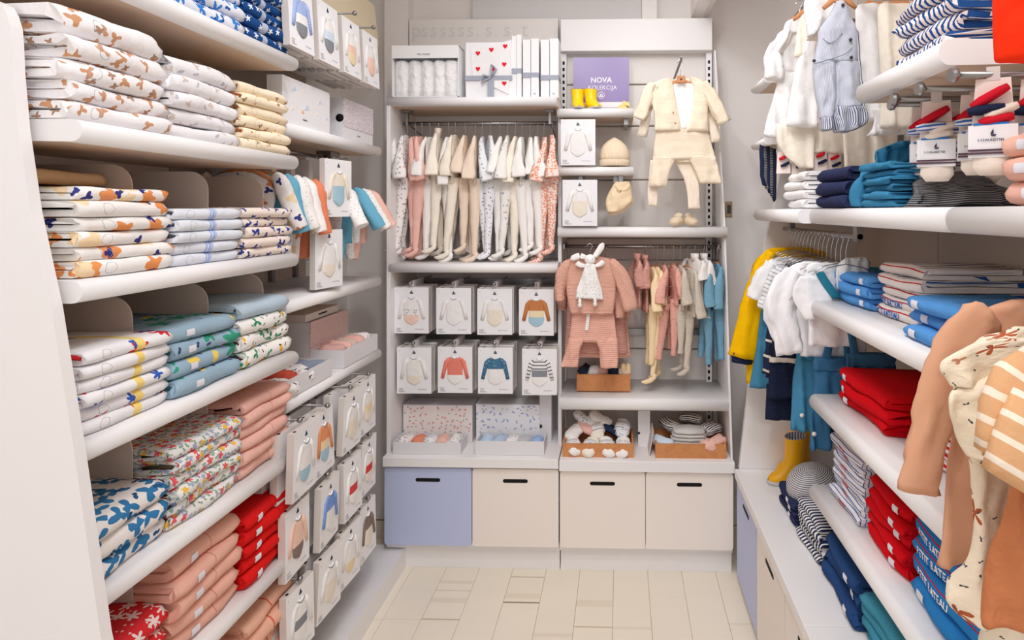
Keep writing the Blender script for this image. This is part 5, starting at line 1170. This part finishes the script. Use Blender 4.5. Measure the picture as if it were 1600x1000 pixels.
rstack(3, .685, 1.60, 1.93, z2, .27, .105, [r_red], '{} of the three folded scarlet shirts on the middle right shelf', 'scarlet shirts on the middle shelf', 505, tags=tagR(.25, .275), wav=2.2)
rstack(4, .72, 1.24, 1.50, z2, .25, .11, [r_rs], '{} of the folded white shirts with red stripes', 'red striped shirts', 506, wav=1.5)
TR = lambda i: [('marine', .016, .09, -.005, tred)]
rstack(7, .665, 1.715, 1.95, z3, .27, .185, [r_bs], '{} of the folded white shirts with fine royal blue stripes', 'royal blue striped shirts', 507, texts=TR, wav=1.2)
rstack(5, .675, 1.47, 1.70, z3, .26, .165, [r_red], '{} of the folded scarlet shirts on the lower right shelf', 'scarlet shirts on the lower shelf', 508, tags=tagR(.04, .062), wav=1.8)
TW = lambda i: [('PETIT BATEAU', .022, .03, -.008, twht)] if i < 3 else None
rstack(4, .665, 1.12, 1.43, z3, .28, .185, [r_sky2, r_sky2, r_sky2, cloth('azure_plain_jersey', '2F86CC')], '{} of the folded azure shirts with white lettering', 'azure lettered shirts', 509, texts=TW, tags=lambda i: tagR(.24, .27) if i == 3 else (), wav=1.4)
rstack(3, .615, 2.17, 2.37, z4, .22, .075, [r_navy], '{} of the folded midnight navy shirts under the striped cap', 'midnight navy shirts', 510, tags=tagR(.05, .075))
rstack(5, .62, 1.93, 2.15, z4, .26, .13, [r_blk], '{} of the folded shirts with bold navy stripes', 'bold navy striped shirts', 511, wav=1.6)
rstack(3, .625, 1.64, 1.90, z4, .28, .135, [r_den], '{} of the folded navy denim trousers on the right counter', 'navy denim trousers', 512, name='folded_trousers', cat='trousers', tags=tagR(.04, .065), wav=1.8)
rstack(4, .63, 1.32, 1.61, z4, .28, .135, [r_teal], '{} of the folded teal denim trousers on the right counter', 'teal denim trousers', 513, name='folded_trousers', cat='trousers', tags=tagR(.05, .08), wav=1.6)
# on the long shelf at eye level
zC = 1.580 + .050
rstack(4, .605, 2.02, 2.25, zC, .20, .125, [r_white], '{} of the folded plain white bodysuits at eye level', 'plain white bodysuits', 514, name='folded_bodysuit', cat='bodysuit', wav=1.5)
rstack(3, .625, 1.72, 1.965, zC, .17, .115, [r_navy], '{} of the folded navy bodysuits at eye level', 'navy bodysuits at eye level', 515, name='folded_bodysuit', cat='bodysuit', wav=1.3)
rstack(6, .635, 1.46, 1.62, zC, .23, .105, [r_jean], '{} of the folded washed blue denim skirts', 'washed denim skirts', 516, name='folded_skirt', cat='skirt', wav=2.2)
t = root('denim_shorts', 'rumpled washed blue denim shorts bunched beyond the denim skirt pile', 'shorts')
rows_mb(MB(), [(1.74, .66, .74, 1.66), (1.72, .645, .77, 1.66), (1.69, .625, .79, 1.66), (1.66, .62, .80, 1.66), (zC + .003, .625, .79, 1.66)], th=.022, amp=.012, k=22, crump=.014).obj('denim_cloth', r_jean, t)
rows_mb(MB(), [(1.808, .745, .80, 1.665), (1.79, .695, .82, 1.665), (1.765, .685, .825, 1.665), (1.735, .68, .80, 1.665)], th=.014, amp=.012, k=26, crump=.01).obj('waistband', r_jean, t)
t = root('pinstripe_shorts', 'rumpled black pinstripe shorts behind the sock cards on the eye-level right shelf', 'shorts')
rows_mb(MB(), [(1.71, .72, .82, 1.46), (1.69, .69, .86, 1.45), (1.665, .68, .90, 1.44), (zC + .003, .66, .92, 1.43)], th=.03, amp=.012, k=18).obj('cloth', r_dk, t)
pe = cloth('peach_jersey', 'F2BFAC')
rstack(3, .70, 1.02, 1.13, zC, .16, .12, [pe], '{} of the folded peach bodysuits at the right edge', 'peach bodysuits', 518, name='folded_bodysuit', cat='bodysuit', tags=tagR(.03, .06), wav=1.5)
# breton tops on the small upper shelf
rstack(4, .66, 1.24, 1.47, 1.951, .26, .15, [r_bret], '{} of the folded white tops with broad navy stripes', 'broad striped tops on the upper right shelf', 519, wav=2.6)
# boots and cap on the counter
boot('near yellow rubber boot with painted eyes on the right counter', (.70, 2.53, z4), R(-82), yor, .95, True, 'yellow boots on the counter')
boot('far yellow rubber boot, behind its twin on the right counter', (.755, 2.625, z4), R(-80), yor, .95, False, 'yellow boots on the counter')
gst = cloth('white_grey_pinstripe_knit', 'D9D5D4', [('stripes', '5A5E68', 'v', .0075, .42)])
t = thing('baby_hat', 'grey pinstriped knitted cap with a round red-edged badge', 'hat', (.715, 2.27, z4 + .077), (R(8), R(-14), R(10)))
MB().lathe([(.085, 0), (.100, .006), (.104, .03), (.098, .06), (.078, .085), (.045, .100), (.001, .105)], 24, sx=.95, sy=.85).obj('crown', gst, t)
bd = MB().lathe([(.0001, 0), (.024, 0), (.024, .002), (.0001, .0025)], 20).xf(Matrix.Translation((-.02, -.092, .045)) @ Matrix.Rotation(R(82), 4, 'X')).obj('round_badge', cloth('grey_badge', 'C9C5C6'), t)
g = MB()
for k in range(20):
    a_ = 6.2832 * k / 20; g.box(.0225 * math.cos(a_) - .0022, .0225 * math.cos(a_) + .0022, .0225 * math.sin(a_) - .0022, .0225 * math.sin(a_) + .0022, .002, .0035)
g.xf(Matrix.Translation((-.02, -.092, .045)) @ Matrix.Rotation(R(82), 4, 'X')).obj('badge_stitching', tred, t, kind='stuff')
# ================================================================== right far bay clothes (hanging from the low rail, facing the entrance)
yc_ = cloth('yellow_coated_cotton', 'F6BE00', rough=.55); ncf = cloth('navy_cuff', '232A44'); wj = cloth('white_jersey_soft', 'F2F1F3'); stn = cloth('white_fine_navy_stripe', 'EFEEF0', [('stripes', '4C556E', 'v', .016, .12)])
nkn = cloth('navy_knit_cream_stripes', '262D48', [('stripes', 'E2D6C8', 'v', .055, .16)]); nkp = cloth('navy_plain_knit', '232A42', knit=('v', .004)); den = cloth('blue_denim', '4B8CB0', bump=.5, mott=.5); den2 = cloth('mid_blue_denim', '40739A', bump=.5, mott=.6); nvc = cloth('navy_checked_knit', '2A3252', [('stripes', 'D8D2CC', 'v', .02, .3), ('stripes', '2A3252', 'u', .018, .5)])
t = root('raincoat', 'yellow raincoat with navy cuffs, farthest on the right rail', 'coat')
Y = 2.52; sheet('body', t, yc_, Y, [(386, 1215, 1262), (392, 1196, 1275), (410, 1190, 1280), (470, 1176, 1285), (540, 1168, 1288), (600, 1166, 1290)], th=.02, amp=.006)
limb('sleeve', t, yc_, Y - .02, [(1205, 394, 22), (1194, 420, 34), (1183, 460, 36), (1171, 510, 40), (1161, 558, 44)], th=.03)
limb('inner_cuff', t, ncf, Y - .02, [(1160, 552, 34), (1158, 567, 32)], th=.024)
limb('sleeve', t, yc_, Y + .01, [(1275, 394, 18), (1290, 430, 30), (1300, 500, 32)], th=.025)
t = root('denim_trousers', 'straight blue denim trousers hanging beside the yellow raincoat', 'trousers')
Y = 2.46; sheet('leg', t, den, Y, [(448, 1195, 1222), (500, 1187, 1218), (560, 1179, 1212), (606, 1171, 1206)], th=.018, amp=.004)
sheet('leg', t, den, Y, [(448, 1224, 1250), (500, 1226, 1254), (606, 1228, 1262)], th=.018, amp=.004)
t = root('shirt', 'white short-sleeved shirt just before the yellow raincoat', 'shirt')
Y = 2.42; sheet('body', t, wj, Y, [(402, 1215, 1262), (410, 1200, 1280), (440, 1200, 1282), (500, 1202, 1284), (560, 1203, 1286)], th=.014)
limb('sleeve', t, wj, Y - .01, [(1206, 412, 20), (1195, 430, 30), (1186, 452, 32), (1180, 468, 26)], th=.02)
t = root('striped_shirt', 'white shirt with thin navy stripes on the right rail', 'shirt')
Y = 2.36; sheet('body', t, stn, Y, [(404, 1228, 1275), (412, 1214, 1290), (460, 1212, 1292), (590, 1205, 1296)], th=.014)
limb('sleeve', t, stn, Y - .01, [(1222, 418, 20), (1212, 440, 30), (1202, 468, 30), (1198, 484, 26)], th=.02)
t = root('checked_top', 'navy and cream checked knitted top on the right rail', 'top')
Y = 2.30; sheet('body', t, nvc, Y, [(408, 1240, 1295), (416, 1226, 1308), (470, 1222, 1312), (560, 1220, 1314)], th=.014)
limb('sleeve', t, nvc, Y - .01, [(1236, 420, 16), (1224, 450, 22), (1212, 490, 22)], th=.018)
t = root('knitted_jumper', 'navy knitted jumper with cream stripes low on the right rail', 'jumper')
Y = 2.24; sheet('body', t, nkn, Y, [(424, 1240, 1296), (436, 1222, 1306), (500, 1214, 1300), (560, 1204, 1272), (590, 1196, 1262)], th=.018)
limb('sleeve', t, nkn, Y - .012, [(1228, 440, 18), (1220, 480, 26), (1210, 530, 26), (1204, 585, 22)], th=.02)
t = root('knitted_trousers', 'dark navy knitted trousers under the cream-striped jumper', 'trousers')
Y = 2.20; sheet('body', t, nkp, Y, [(520, 1207, 1250), (560, 1204, 1248), (600, 1201, 1244), (622, 1200, 1244)], th=.018); 
sheet('leg', t, nkp, Y + .03, [(600, 1198, 1240), (630, 1197, 1240), (656, 1196, 1240)], th=.018)
sheet('cream_band', t, cloth('cream_knit', 'DDD0C0'), Y - .006, [(558, 1202, 1250), (566, 1202, 1250)], th=.018)
t = root('tshirt', 'white t-shirt with teal shoulder band at the front of the right rail', 'shirt')
Y = 2.08; wj2 = cloth('white_crisp_jersey', 'F6F5F7')
sheet('body', t, wj2, Y, [(408, 1262, 1318), (414, 1240, 1338), (430, 1228, 1350), (470, 1232, 1352), (520, 1246, 1352), (556, 1250, 1352)], th=.016, amp=.006)
limb('sleeve', t, wj2, Y - .012, [(1244, 424, 30), (1228, 450, 48), (1218, 485, 48), (1228, 520, 42), (1234, 553, 36)], th=.016, amp=.3, crump=.009)
sheet('placket', t, cloth('teal_tape', '2F8299'), Y - .022, [(426, 1264, 1278), (440, 1276, 1290), (464, 1290, 1304)], th=.003, amp=.001)
t = root('collared_blouse', 'white blouse with a wide flat collar, nearest shirt on the right rail', 'blouse')
Y = 2.00; sheet('body', t, wj, Y, [(410, 1270, 1330), (420, 1258, 1348), (450, 1256, 1352), (500, 1262, 1350), (540, 1262, 1338)], th=.014, amp=.005)
sheet('flat_collar', t, wj2, Y - .018, [(432, 1250, 1282), (450, 1240, 1296), (470, 1240, 1300), (500, 1258, 1284)], th=.006, amp=.003)
sheet('shoulder_strap', t, cloth('teal_tape', '2F8299'), Y - .026, [(424, 1272, 1287), (444, 1284, 1300), (466, 1300, 1318)], th=.003, amp=.001)
t = root('frilled_top', 'white frilled top hanging beyond the end bracket of the right rail', 'top')
Y = 1.95; sheet('body', t, lange, Y, [(402, 1322, 1352), (410, 1312, 1360), (425, 1306, 1358), (450, 1308, 1356)], th=.02, amp=.008, k=20)
sheet('teal_lining', t, cloth('teal_tape', '2F8299'), Y + .01, [(418, 1352, 1372), (440, 1350, 1376), (460, 1350, 1374)], th=.01)
def dungaree(label, Y, wl, wr, wy, legs, straps, m, btn):
    t = root('dungarees', label, 'dungarees')
    h = (wr - wl)
    sheet('waistband', t, m, Y, [(wy - 8, wl + 2, wr - 2), (wy, wl, wr), (wy + 12, wl + 1, wr - 2)], th=.02, amp=.006, k=26)
    for (L_) in legs: sheet('leg', t, m, Y + .004, L_, th=.020, amp=.010, k=12, crump=.008)
    for (a, b, c, d) in straps:
        sheet('strap', t, m, Y - .004, [(c, a - 6, a + 6), ((c + d) // 2, (a + b) / 2 - 6, (a + b) / 2 + 6), (d, b - 7, b + 7)], th=.006, amp=.001)
    for bx, by in btn:
        q = atY(bx, by, Y - .034); MB().lathe([(.0001, 0), (.0075, 0), (.007, .003), (.0001, .0035)], 12).xf(Matrix.Translation(q) @ Matrix.Rotation(R(90), 4, 'X')).obj('metal_button', new_mat('pearl_snap', 'E8E2DC', .3), t)
dungaree('lighter blue denim dungaree shorts under the white t-shirt', 2.14, 1244, 1300, 548, [[(556, 1245, 1290), (590, 1240, 1285), (630, 1238, 1282), (672, 1235, 1272)]], [(1258, 1262, 500, 545), (1282, 1288, 500, 545)], den, [(1253, 649)])
dungaree('darker blue denim dungaree shorts right of the lighter pair', 2.05, 1270, 1345, 566, [[(575, 1270, 1330), (600, 1272, 1322), (650, 1266, 1306), (700, 1263, 1300)], [(575, 1310, 1350), (620, 1312, 1352), (690, 1298, 1336)]], [(1300, 1290, 520, 562), (1322, 1326, 520, 562)], den2, [(1272, 678)])
dungaree('elastic-waisted denim dungarees partly hidden by the right shelf', 1.98, 1322, 1400, 560, [[(568, 1322, 1400), (600, 1318, 1396), (650, 1312, 1392), (694, 1306, 1388)]], [(1330, 1336, 520, 556)], den2, [])
rz = 1.545
for i in range(15):
    Y = 2.53 - i * .044; X = .70; zt_ = 1.47 - .0008 * i
    hanger('chrome hanger, %s from the far end of the low right rail' % NUM[i], (X, Y, zt_), R(RNG.uniform(-10, 10)), 'wire', rz + .006 - zt_, 'chrome hangers on the low right rail', .105)
# ================================================================== white clothes hanging high on the right
wl = cloth('white_linen', 'F5F3F2', bump=.7); wcr = cloth('cream_linen', 'F6ECDC', bump=.7); cham = cloth('chambray_pinstripe', 'B4B9C8', [('stripes', 'DADDE6', 'u', .0042, .4)], bump=.5); chs = cloth('chambray_bold_stripe', 'D8DAE2', [('stripes', '39486E', 'u', .007, .4)]); gry = cloth('grey_linen', '8E8A8C')
zr2 = 2.42
t = root('ruffled_dress', 'white dress with ruffled sleeves, farthest left of the high right rail', 'dress'); Y = 2.36
sheet('bodice', t, wl, Y, [(30, 1234, 1256), (38, 1226, 1268), (60, 1222, 1272), (90, 1220, 1270), (115, 1217, 1268)], th=.02, amp=.006)
sheet('skirt', t, wl, Y, [(112, 1218, 1268), (140, 1212, 1270), (170, 1203, 1266), (200, 1196, 1256), (212, 1194, 1248), (217, 1206, 1246)], th=.022, amp=.010, k=12)
limb('ruffled_sleeve', t, wl, Y - .02, [(1232, 48, 14), (1220, 66, 22), (1207, 84, 24), (1210, 104, 30), (1208, 124, 28)], th=.03, amp=.3)
sheet('collar', t, wl, Y - .02, [(26, 1242, 1250), (38, 1228, 1257), (52, 1222, 1262)], th=.012, amp=.003)
t = root('linen_dress', 'cream-white linen dress beside the ruffled dress on the high right rail', 'dress'); Y = 2.22
sheet('bodice', t, wcr, Y, [(20, 1256, 1276), (32, 1248, 1280), (60, 1244, 1282), (90, 1240, 1280)], th=.02, amp=.004)
sheet('skirt', t, wl, Y, [(62, 1252, 1276), (100, 1244, 1278), (150, 1235, 1278), (198, 1229, 1276)], th=.022, amp=.008, k=10)
sheet('underskirt', t, wcr, Y + .05, [(195, 1212, 1274), (230, 1216, 1272), (262, 1248, 1270)], th=.014, amp=.006, k=10)
t = root('wide_collar_blouse', 'white blouse with a wide drooping collar at the top of the high right rail', 'blouse'); Y = 2.02
sheet('drooping_collar', t, wl, Y - .03, [(-14, 1268, 1314), (0, 1258, 1320), (12, 1256, 1314), (30, 1258, 1296), (45, 1260, 1280), (58, 1262, 1270)], th=.02, amp=.006)
sheet('body', t, wcr, Y, [(-10, 1268, 1320), (30, 1264, 1324), (64, 1260, 1300)], th=.014, amp=.003)
t = root('pinstripe_romper', 'chambray pinstripe romper with dark buttons on the high right rail', 'romper'); Y = 1.90
sheet('bib', t, cham, Y, [(2, 1306, 1318), (20, 1298, 1326), (46, 1280, 1338), (62, 1278, 1340), (80, 1275, 1340), (98, 1271, 1341)], th=.02, amp=.004)
sheet('leg', t, cham, Y, [(94, 1271, 1304), (120, 1271, 1306), (150, 1275, 1306), (170, 1279, 1302), (186, 1281, 1298)], th=.020, amp=.008)
sheet('leg', t, cham, Y, [(94, 1302, 1342), (120, 1303, 1344), (150, 1304, 1345), (168, 1300, 1348)], th=.020, amp=.008)
sheet('cuff', t, chs, Y - .004, [(166, 1296, 1350), (180, 1298, 1354), (196, 1302, 1350), (206, 1306, 1322)], th=.024, amp=.010, k=16)
sheet('cuff', t, chs, Y - .002, [(184, 1282, 1298), (200, 1283, 1300), (204, 1284, 1296)], th=.028, amp=.006)
sheet('side_panel', t, chs, Y + .002, [(48, 1332, 1342), (90, 1336, 1344), (150, 1342, 1349), (185, 1344, 1352)], th=.012, amp=.001)
MB().tube([tuple(atY(a, b, Y - .024)) for a, b in ((1285, 60), (1296, 68), (1306, 64), (1316, 52))], .001, 5).tube([tuple(atY(a, b, Y - .026)) for a, b in ((1272, 100), (1300, 92), (1322, 84), (1332, 74))], .001, 5).obj('stitching', new_mat('slate_thread', '5E6478', .8), t)
for bx, by in ((1329, 62), (1330, 90), (1272, 95), (1317, 8)):
    q = atY(bx, by, Y - .028); MB().lathe([(.0001, 0), (.0055, 0), (.005, .002), (.0001, .0025)], 12).xf(Matrix.Translation(q) @ Matrix.Rotation(R(90), 4, 'X')).obj('button', new_mat('dark_button', '3A3440', .4), t)
for k, (lab, m, Y_, rows_) in enumerate((
    ('white linen shirt behind the pinstripe romper', wl, 2.10, [(8, 1342, 1392), (20, 1336, 1402), (60, 1338, 1408), (120, 1344, 1412), (190, 1350, 1415)]),
    ('cream blouse with a rounded collar at the right of the high rail', wcr, 1.98, [(6, 1376, 1440), (20, 1372, 1450), (70, 1374, 1440), (140, 1378, 1430), (200, 1376, 1420)]),
    ('cream linen skirt low behind the romper', wcr, 2.30, [(196, 1270, 1330), (215, 1272, 1340), (240, 1272, 1344)]),
    ('cream layered skirt low behind the linen shirt', wcr, 2.16, [(184, 1310, 1398), (210, 1316, 1402), (262, 1318, 1398)]),
    ('white tiered skirt next to the sock cards', wl, 2.05, [(170, 1362, 1408), (190, 1366, 1414), (212, 1354, 1412)]),
    ('grey linen shorts next to the sock cards', gry, 2.24, [(196, 1378, 1412), (240, 1378, 1414)]),
    ('white gathered blouse low at the left of the high rail', wl, 2.44, [(212, 1212, 1268), (236, 1216, 1270), (254, 1226, 1268)]))):
    t = root('blouse' if 'blouse' in lab else ('skirt' if 'skirt' in lab else ('shorts' if 'shorts' in lab else 'linen_shirt')), lab, 'clothing')
    sheet('cloth', t, m, Y_, rows_, th=.018, amp=.009, k=11, ph=k)
for i, (Y, px, py) in enumerate(((2.36, 1249, 30), (2.22, 1262, 20), (2.02, 1290, 0), (1.90, 1312, 0), (2.10, 1366, 6), (1.98, 1404, 4))):
    q = atY(px, py, Y); hanger('wooden hanger, %s along the high right rail from the left' % NUM[i], (q.x, Y, q.z + .004), 0, 'wood', max(.03, min(.12, zr2 + .006 - q.z)), 'wooden hangers on the high right rail', .05)
# ================================================================== sock cards on rods
card = new_mat('cream_card', 'F4E6DE', .6); cardp = new_mat('pale_pink_card', 'F5D6CF', .6)
s_red = cloth('red_sock_knit', 'D01F30'); s_nvy = cloth('navy_sock_knit', '262C46'); s_crm = cloth('cream_sock_knit', 'F3E6D8'); s_blu = cloth('blue_check_sock', '3C6CB8', [('stripes', 'E8E6EA', 'u', .012, .5)]); s_str = cloth('striped_sock', 'EFE6DF', [('stripes', '50505A', 'v', .010, .25)]); s_ban = cloth('blue_trim_sock', '2A7BC8')
for k, (Yr, xr_) in enumerate(((1.42, .635), (1.30, .635), (1.17, .635), (1.49, .66))):
    o = MB().tube([(xr_, Yr, 1.878), (1.02, Yr, 1.878)], .0065, 8).obj('sock_rod', steel, UN)
    MB().rings([[(x_, Yr + r_ * math.cos(6.2832 * q / 14), 1.878 + r_ * math.sin(6.2832 * q / 14)) for q in range(14)] for x_, r_ in ((xr_ - .012, .002), (xr_ - .012, .013), (xr_ - .006, .015), (xr_, .013), (xr_, .006))], smooth=False).obj('rod_end', steel, o)
def sock_card(label, X, Yr, rot, H=.155, W=.075, big=False, group=None, tilt=0):
    t = thing('sock_card', label, 'socks', (X, Yr, 1.870), (0, R(tilt), R(rot)), group)
    MB().prism([(-.028, 0), (.028, 0), (W / 2, -H), (-W / 2, -H)], 'y', .0, .002).obj('card_back', card, t)
    MB().box(-.011, .011, -.001, .001, -.004, .022).obj('hang_tab', tagp if False else new_mat('clear_tab', 'D9D2CE', .3), t)
    zt = -H * .60
    MB().rings([[(x_, y_, z_) for x_, y_ in ((-W / 2 - .002, -.022), (W / 2 - .002, -.026), (W / 2, 0), (-W / 2, 0))] for z_ in (-H, zt)], smooth=False).obj('card_pocket', paper, t)
    MB().box(-W / 2 - .0025, W / 2 - .0015, -.0275, -.0262 + .003, -H + .006, -H + .009).box(-W / 2 - .0025, W / 2 - .0015, -.0275, -.0262 + .003, -H + .012, -H + .015).obj('stripe_print', new_mat('plum_stripe_print', '5A3A4A', .7), t)
    g = MB(); add_text(g, '5 CHAUSSETTES', .0058, lambda a, b: (-.026 + a, -.0268, zt - .030 + b), True); g.prism([(-.006, zt - .018), (.004, zt - .018), (.002, zt - .021), (-.004, zt - .021)], 'y', -.0272, -.0262); g.prism([(-.001, zt - .017), (-.001, zt - .007), (-.006, zt - .017)], 'y', -.0272, -.0262); g.obj('lettering', dark, t)
    S_ = [(s_red, -.006, -.036, 60, .034), (s_nvy if big else s_blu, -.012, -.060, 35, .03), (s_crm, .012, -.064, 50, .028), (s_red if big else s_crm, .004, -.080, 40, .028)]
    for j, (m, x_, z_, a_, l_) in enumerate(S_):
        d = Vector((math.cos(R(a_ - 30)), 0, math.sin(R(a_ - 30)))); c = Vector((x_, -.012 - .003 * (j % 2), z_))
        MB().loft([c - d * l_, c - d * l_ * .5, c, c + d * l_ * .6, c + d * l_], [.009, .014, .013, .011, .008], [.006, .009, .009, .008, .006], (0, 1, 0), 12, .1, 4).obj('sock', m, t)
    MB().box(-W * .42, W * .30, -.024, -.020, zt - .0, zt + .004).obj('blue_trim', s_ban, t)
    MB().loft([(0, -.012, -H * .9), (0, -.012, -H * 1.12), (0, -.010, -H * 1.22)], [W * .42, W * .45, W * .3], [.010, .011, .006], (1, 0, 0), 14, .12, 5).obj('sock_legs', s_crm, t)
    return t
sock_card('nearest left sock card with a red sock and blue checks under the small shelf', .715, 1.40, -24, .150, .076)
sock_card('second sock card from the left with a red sock under the small shelf', .760, 1.325, -20, .142, .070)
sock_card('large sock card with navy and red socks under the small shelf', .700, 1.165, -28, .150, .078, True)
sock_card('large sock card cut by the right edge of the photo', .785, 1.165, -28, .150, .078, True)
for k in range(3): sock_card('striped sock card hanging behind the front sock cards, %s from the left' % NUM[k], .73 + .07 * k, 1.48, -15, .15, .07)
# small sock cards under the far upper right shelf
for k, (px, py) in enumerate(((1224, 250), (1248, 252), (1282, 246), (1304, 250))):
    q = atY(px, py, 2.30); t = thing('small_sock_card', 'small card with red and navy socks, %s from the left, far right' % NUM[k], 'socks', q, R(-10), 'small sock cards in the far right bay')
    MB().prism([(-.02, .03), (.02, .03), (.026, -.05), (-.026, -.05)], 'y', 0, .002).obj('card_back', card, t)
    for m, a_, b_ in ((s_red, .0, .008), (s_nvy, .006, -.018)): MB().loft([(a_ - .016, -.008, b_ - .006), (a_, -.010, b_), (a_ + .014, -.008, b_ + .008)], [.006, .009, .006], [.005, .007, .005], (0, 1, 0), 10).obj('sock', m, t)
    MB().tube([(0, .001, .028), (0, .001, .06)], .001, 5).obj('hang_loop', steel, t)
for k in range(5):
    q = atY(1190 + 5 * k, 236 + k * 2, 2.50); t = thing('hanging_socks', 'dark hanging socks left of the white clothes, %s of the bunch' % NUM[k], 'socks', q, R(20 * k), 'dark striped hanging socks')
    MB().loft([(0, 0, .03), (0, 0, .0), (.003, 0, -.05), (.002, 0, -.10 - .01 * k), (.012, 0, -.135 - .01 * k), (.022, 0, -.142 - .01 * k)], [.007, .010, .010, .009, .010, .005], [.006, .009, .009, .008, .008, .004], (1, 0, 0), 12).obj('sock', r_dk if k % 2 else s_nvy, t)
    MB().tube([(0, 0, .028), (0, 0, .055)], .001, 5).obj('hang_loop', steel, t)
# ================================================================== near right clothes
camel = cloth('camel_cotton', 'DDA888', bump=.2); musl = cloth('cream_muslin_rust_leaves', 'F7EAD2', [S('B5603E', .055, .012, 5, .7, .45, .008, 2), S('55555C', .03, .0022, 2, .8, .7, .014, 5), S('C98C6C', .06, .006, 3, .6, .4, .006, 9)], bump=.7, soft=3)
tanst = cloth('tan_jersey_cream_stripes', 'E0AE80', [('stripes', 'F8E9D6', 'v', .030, .28)]); rust = cloth('rust_muslin', 'C87E54', bump=.8, soft=3); red_c = cloth('vermilion_corduroy', 'F03414')
t = root('camel_jacket', 'camel cotton baby jacket hanging at the front right', 'jacket'); Y = 1.06
sheet('body', t, camel, Y, [(466, 1585, 1660), (476, 1555, 1690), (500, 1530, 1705), (540, 1508, 1708), (600, 1500, 1710), (680, 1490, 1710), (760, 1478, 1712), (830, 1468, 1714), (882, 1461, 1716)], th=.020, amp=.009, crump=.008)
limb('sleeve', t, camel, Y - .02, [(1545, 488, 50), (1512, 520, 76), (1484, 580, 74), (1462, 640, 66), (1446, 700, 62), (1436, 768, 64)], th=.018, amp=.10)
t = root('muslin_shirt', 'cream muslin baby shirt with rust leaves at the front right', 'shirt'); Y = .955
sheet('body', t, musl, Y, [(512, 1590, 1690), (522, 1562, 1700), (545, 1508, 1705), (566, 1484, 1705), (600, 1486, 1700), (650, 1496, 1690), (700, 1508, 1680), (722, 1514, 1670)], th=.016, amp=.009, k=8, crump=.009)
sheet('sleeve', t, musl, Y - .024, [(530, 1556, 1640), (545, 1504, 1640), (562, 1474, 1636), (578, 1470, 1610), (590, 1478, 1590), (602, 1484, 1572)], th=.010, amp=.006, k=7, crump=.008)
sheet('sleeve', t, musl, Y - .032, [(590, 1550, 1640), (612, 1490, 1630), (640, 1484, 1600), (668, 1494, 1580), (700, 1506, 1566), (716, 1514, 1560)], th=.012, amp=.008, k=9, crump=.010)
t = root('muslin_trousers', 'cream muslin trousers with rust leaves below the leaf-printed shirt', 'trousers')
sheet('leg', t, musl, Y + .012, [(700, 1512, 1580), (760, 1518, 1580), (830, 1520, 1575), (880, 1508, 1562), (930, 1484, 1552), (950, 1486, 1552), (968, 1502, 1550)], th=.018, amp=.008, crump=.010)
sheet('leg', t, musl, Y + .04, [(700, 1590, 1700), (800, 1580, 1690), (950, 1550, 1680), (1010, 1530, 1680)], th=.018, amp=.008, crump=.008)
t = root('striped_jumper', 'tan jumper with cream stripes, nearest at the right edge', 'jumper'); Y = .83
sheet('body', t, tanst, Y, [(556, 1600, 1760), (580, 1590, 1790), (640, 1588, 1800), (720, 1592, 1800), (790, 1600, 1800)], th=.022, amp=.006)
MB().loft([atY(1640, 580, Y - .02), atY(1610, 610, Y - .022), atY(1588, 650, Y - .024), atY(1576, 690, Y - .026), atY(1566, 716, Y - .026)], [.045, .056, .05, .042, .036], [.02, .026, .026, .024, .022], (1, 0, 0), 16, .1, 5).obj('sleeve', tanst, t)
MB().loft([atY(1650, 640, Y - .05), atY(1625, 690, Y - .052), atY(1600, 735, Y - .054), atY(1585, 760, Y - .054)], [.06, .06, .05, .045], [.02, .026, .026, .022], (.8, 0, -.6), 16, .1, 5).obj('sleeve', tanst, t)
t = root('rust_trousers', 'rust muslin trousers hanging below the striped jumper', 'trousers'); Y = .86
sheet('leg', t, rust, Y, [(740, 1590, 1700), (800, 1572, 1690), (860, 1556, 1680), (920, 1544, 1670), (975, 1532, 1660)], th=.024, amp=.008)
sheet('leg', t, rust, Y + .04, [(760, 1620, 1760), (990, 1600, 1760)], th=.02, amp=.008)
t = root('red_garment', 'vermilion cotton garment hanging at the top right corner', 'garment'); Y = .98
sheet('cloth', t, red_c, Y, [(-60, 1560, 1700), (0, 1553, 1700), (50, 1553, 1700), (97, 1556, 1700)], th=.020, amp=.003)
zr3 = atY(1640, 430, 1.0).z
UK = thing('clothes_rail', 'short steel side rail carrying the camel and striped clothes at the right', 'rail')
MB().tube([(.775, .78, 1.50), (.775, 1.10, 1.50)], .009).tube([(.775, 1.10, 1.50), (1.02, 1.10, 1.50)], .009).tube([(.775, .78, 1.50), (1.02, .78, 1.50)], .009).obj('rail', steel, UK)
UK2 = thing('clothes_rail', 'short steel rail carrying the vermilion garment at the top right', 'rail')
MB().tube([(.75, .90, 2.10), (.75, 1.02, 2.10)], .008).tube([(.75, .96, 2.10), (1.02, .96, 2.10)], .008).obj('rail', steel, UK2)
for lab, Y, px, py, zz in (('chrome hanger of the camel jacket', 1.06, 1622, 468, 1.50), ('chrome hanger of the leaf-printed muslin shirt', .955, 1634, 510, 1.50), ('chrome hanger of the striped jumper', .83, 1680, 556, 1.50), ('chrome hanger of the vermilion garment', .98, 1640, -60, 2.10)):
    q = atY(px, py, Y); X_ = .775 if zz < 2 else .75
    hanger(lab, (X_, Y, q.z + .004), 0, 'wire', max(.03, zz + .006 - q.z), None, .09)
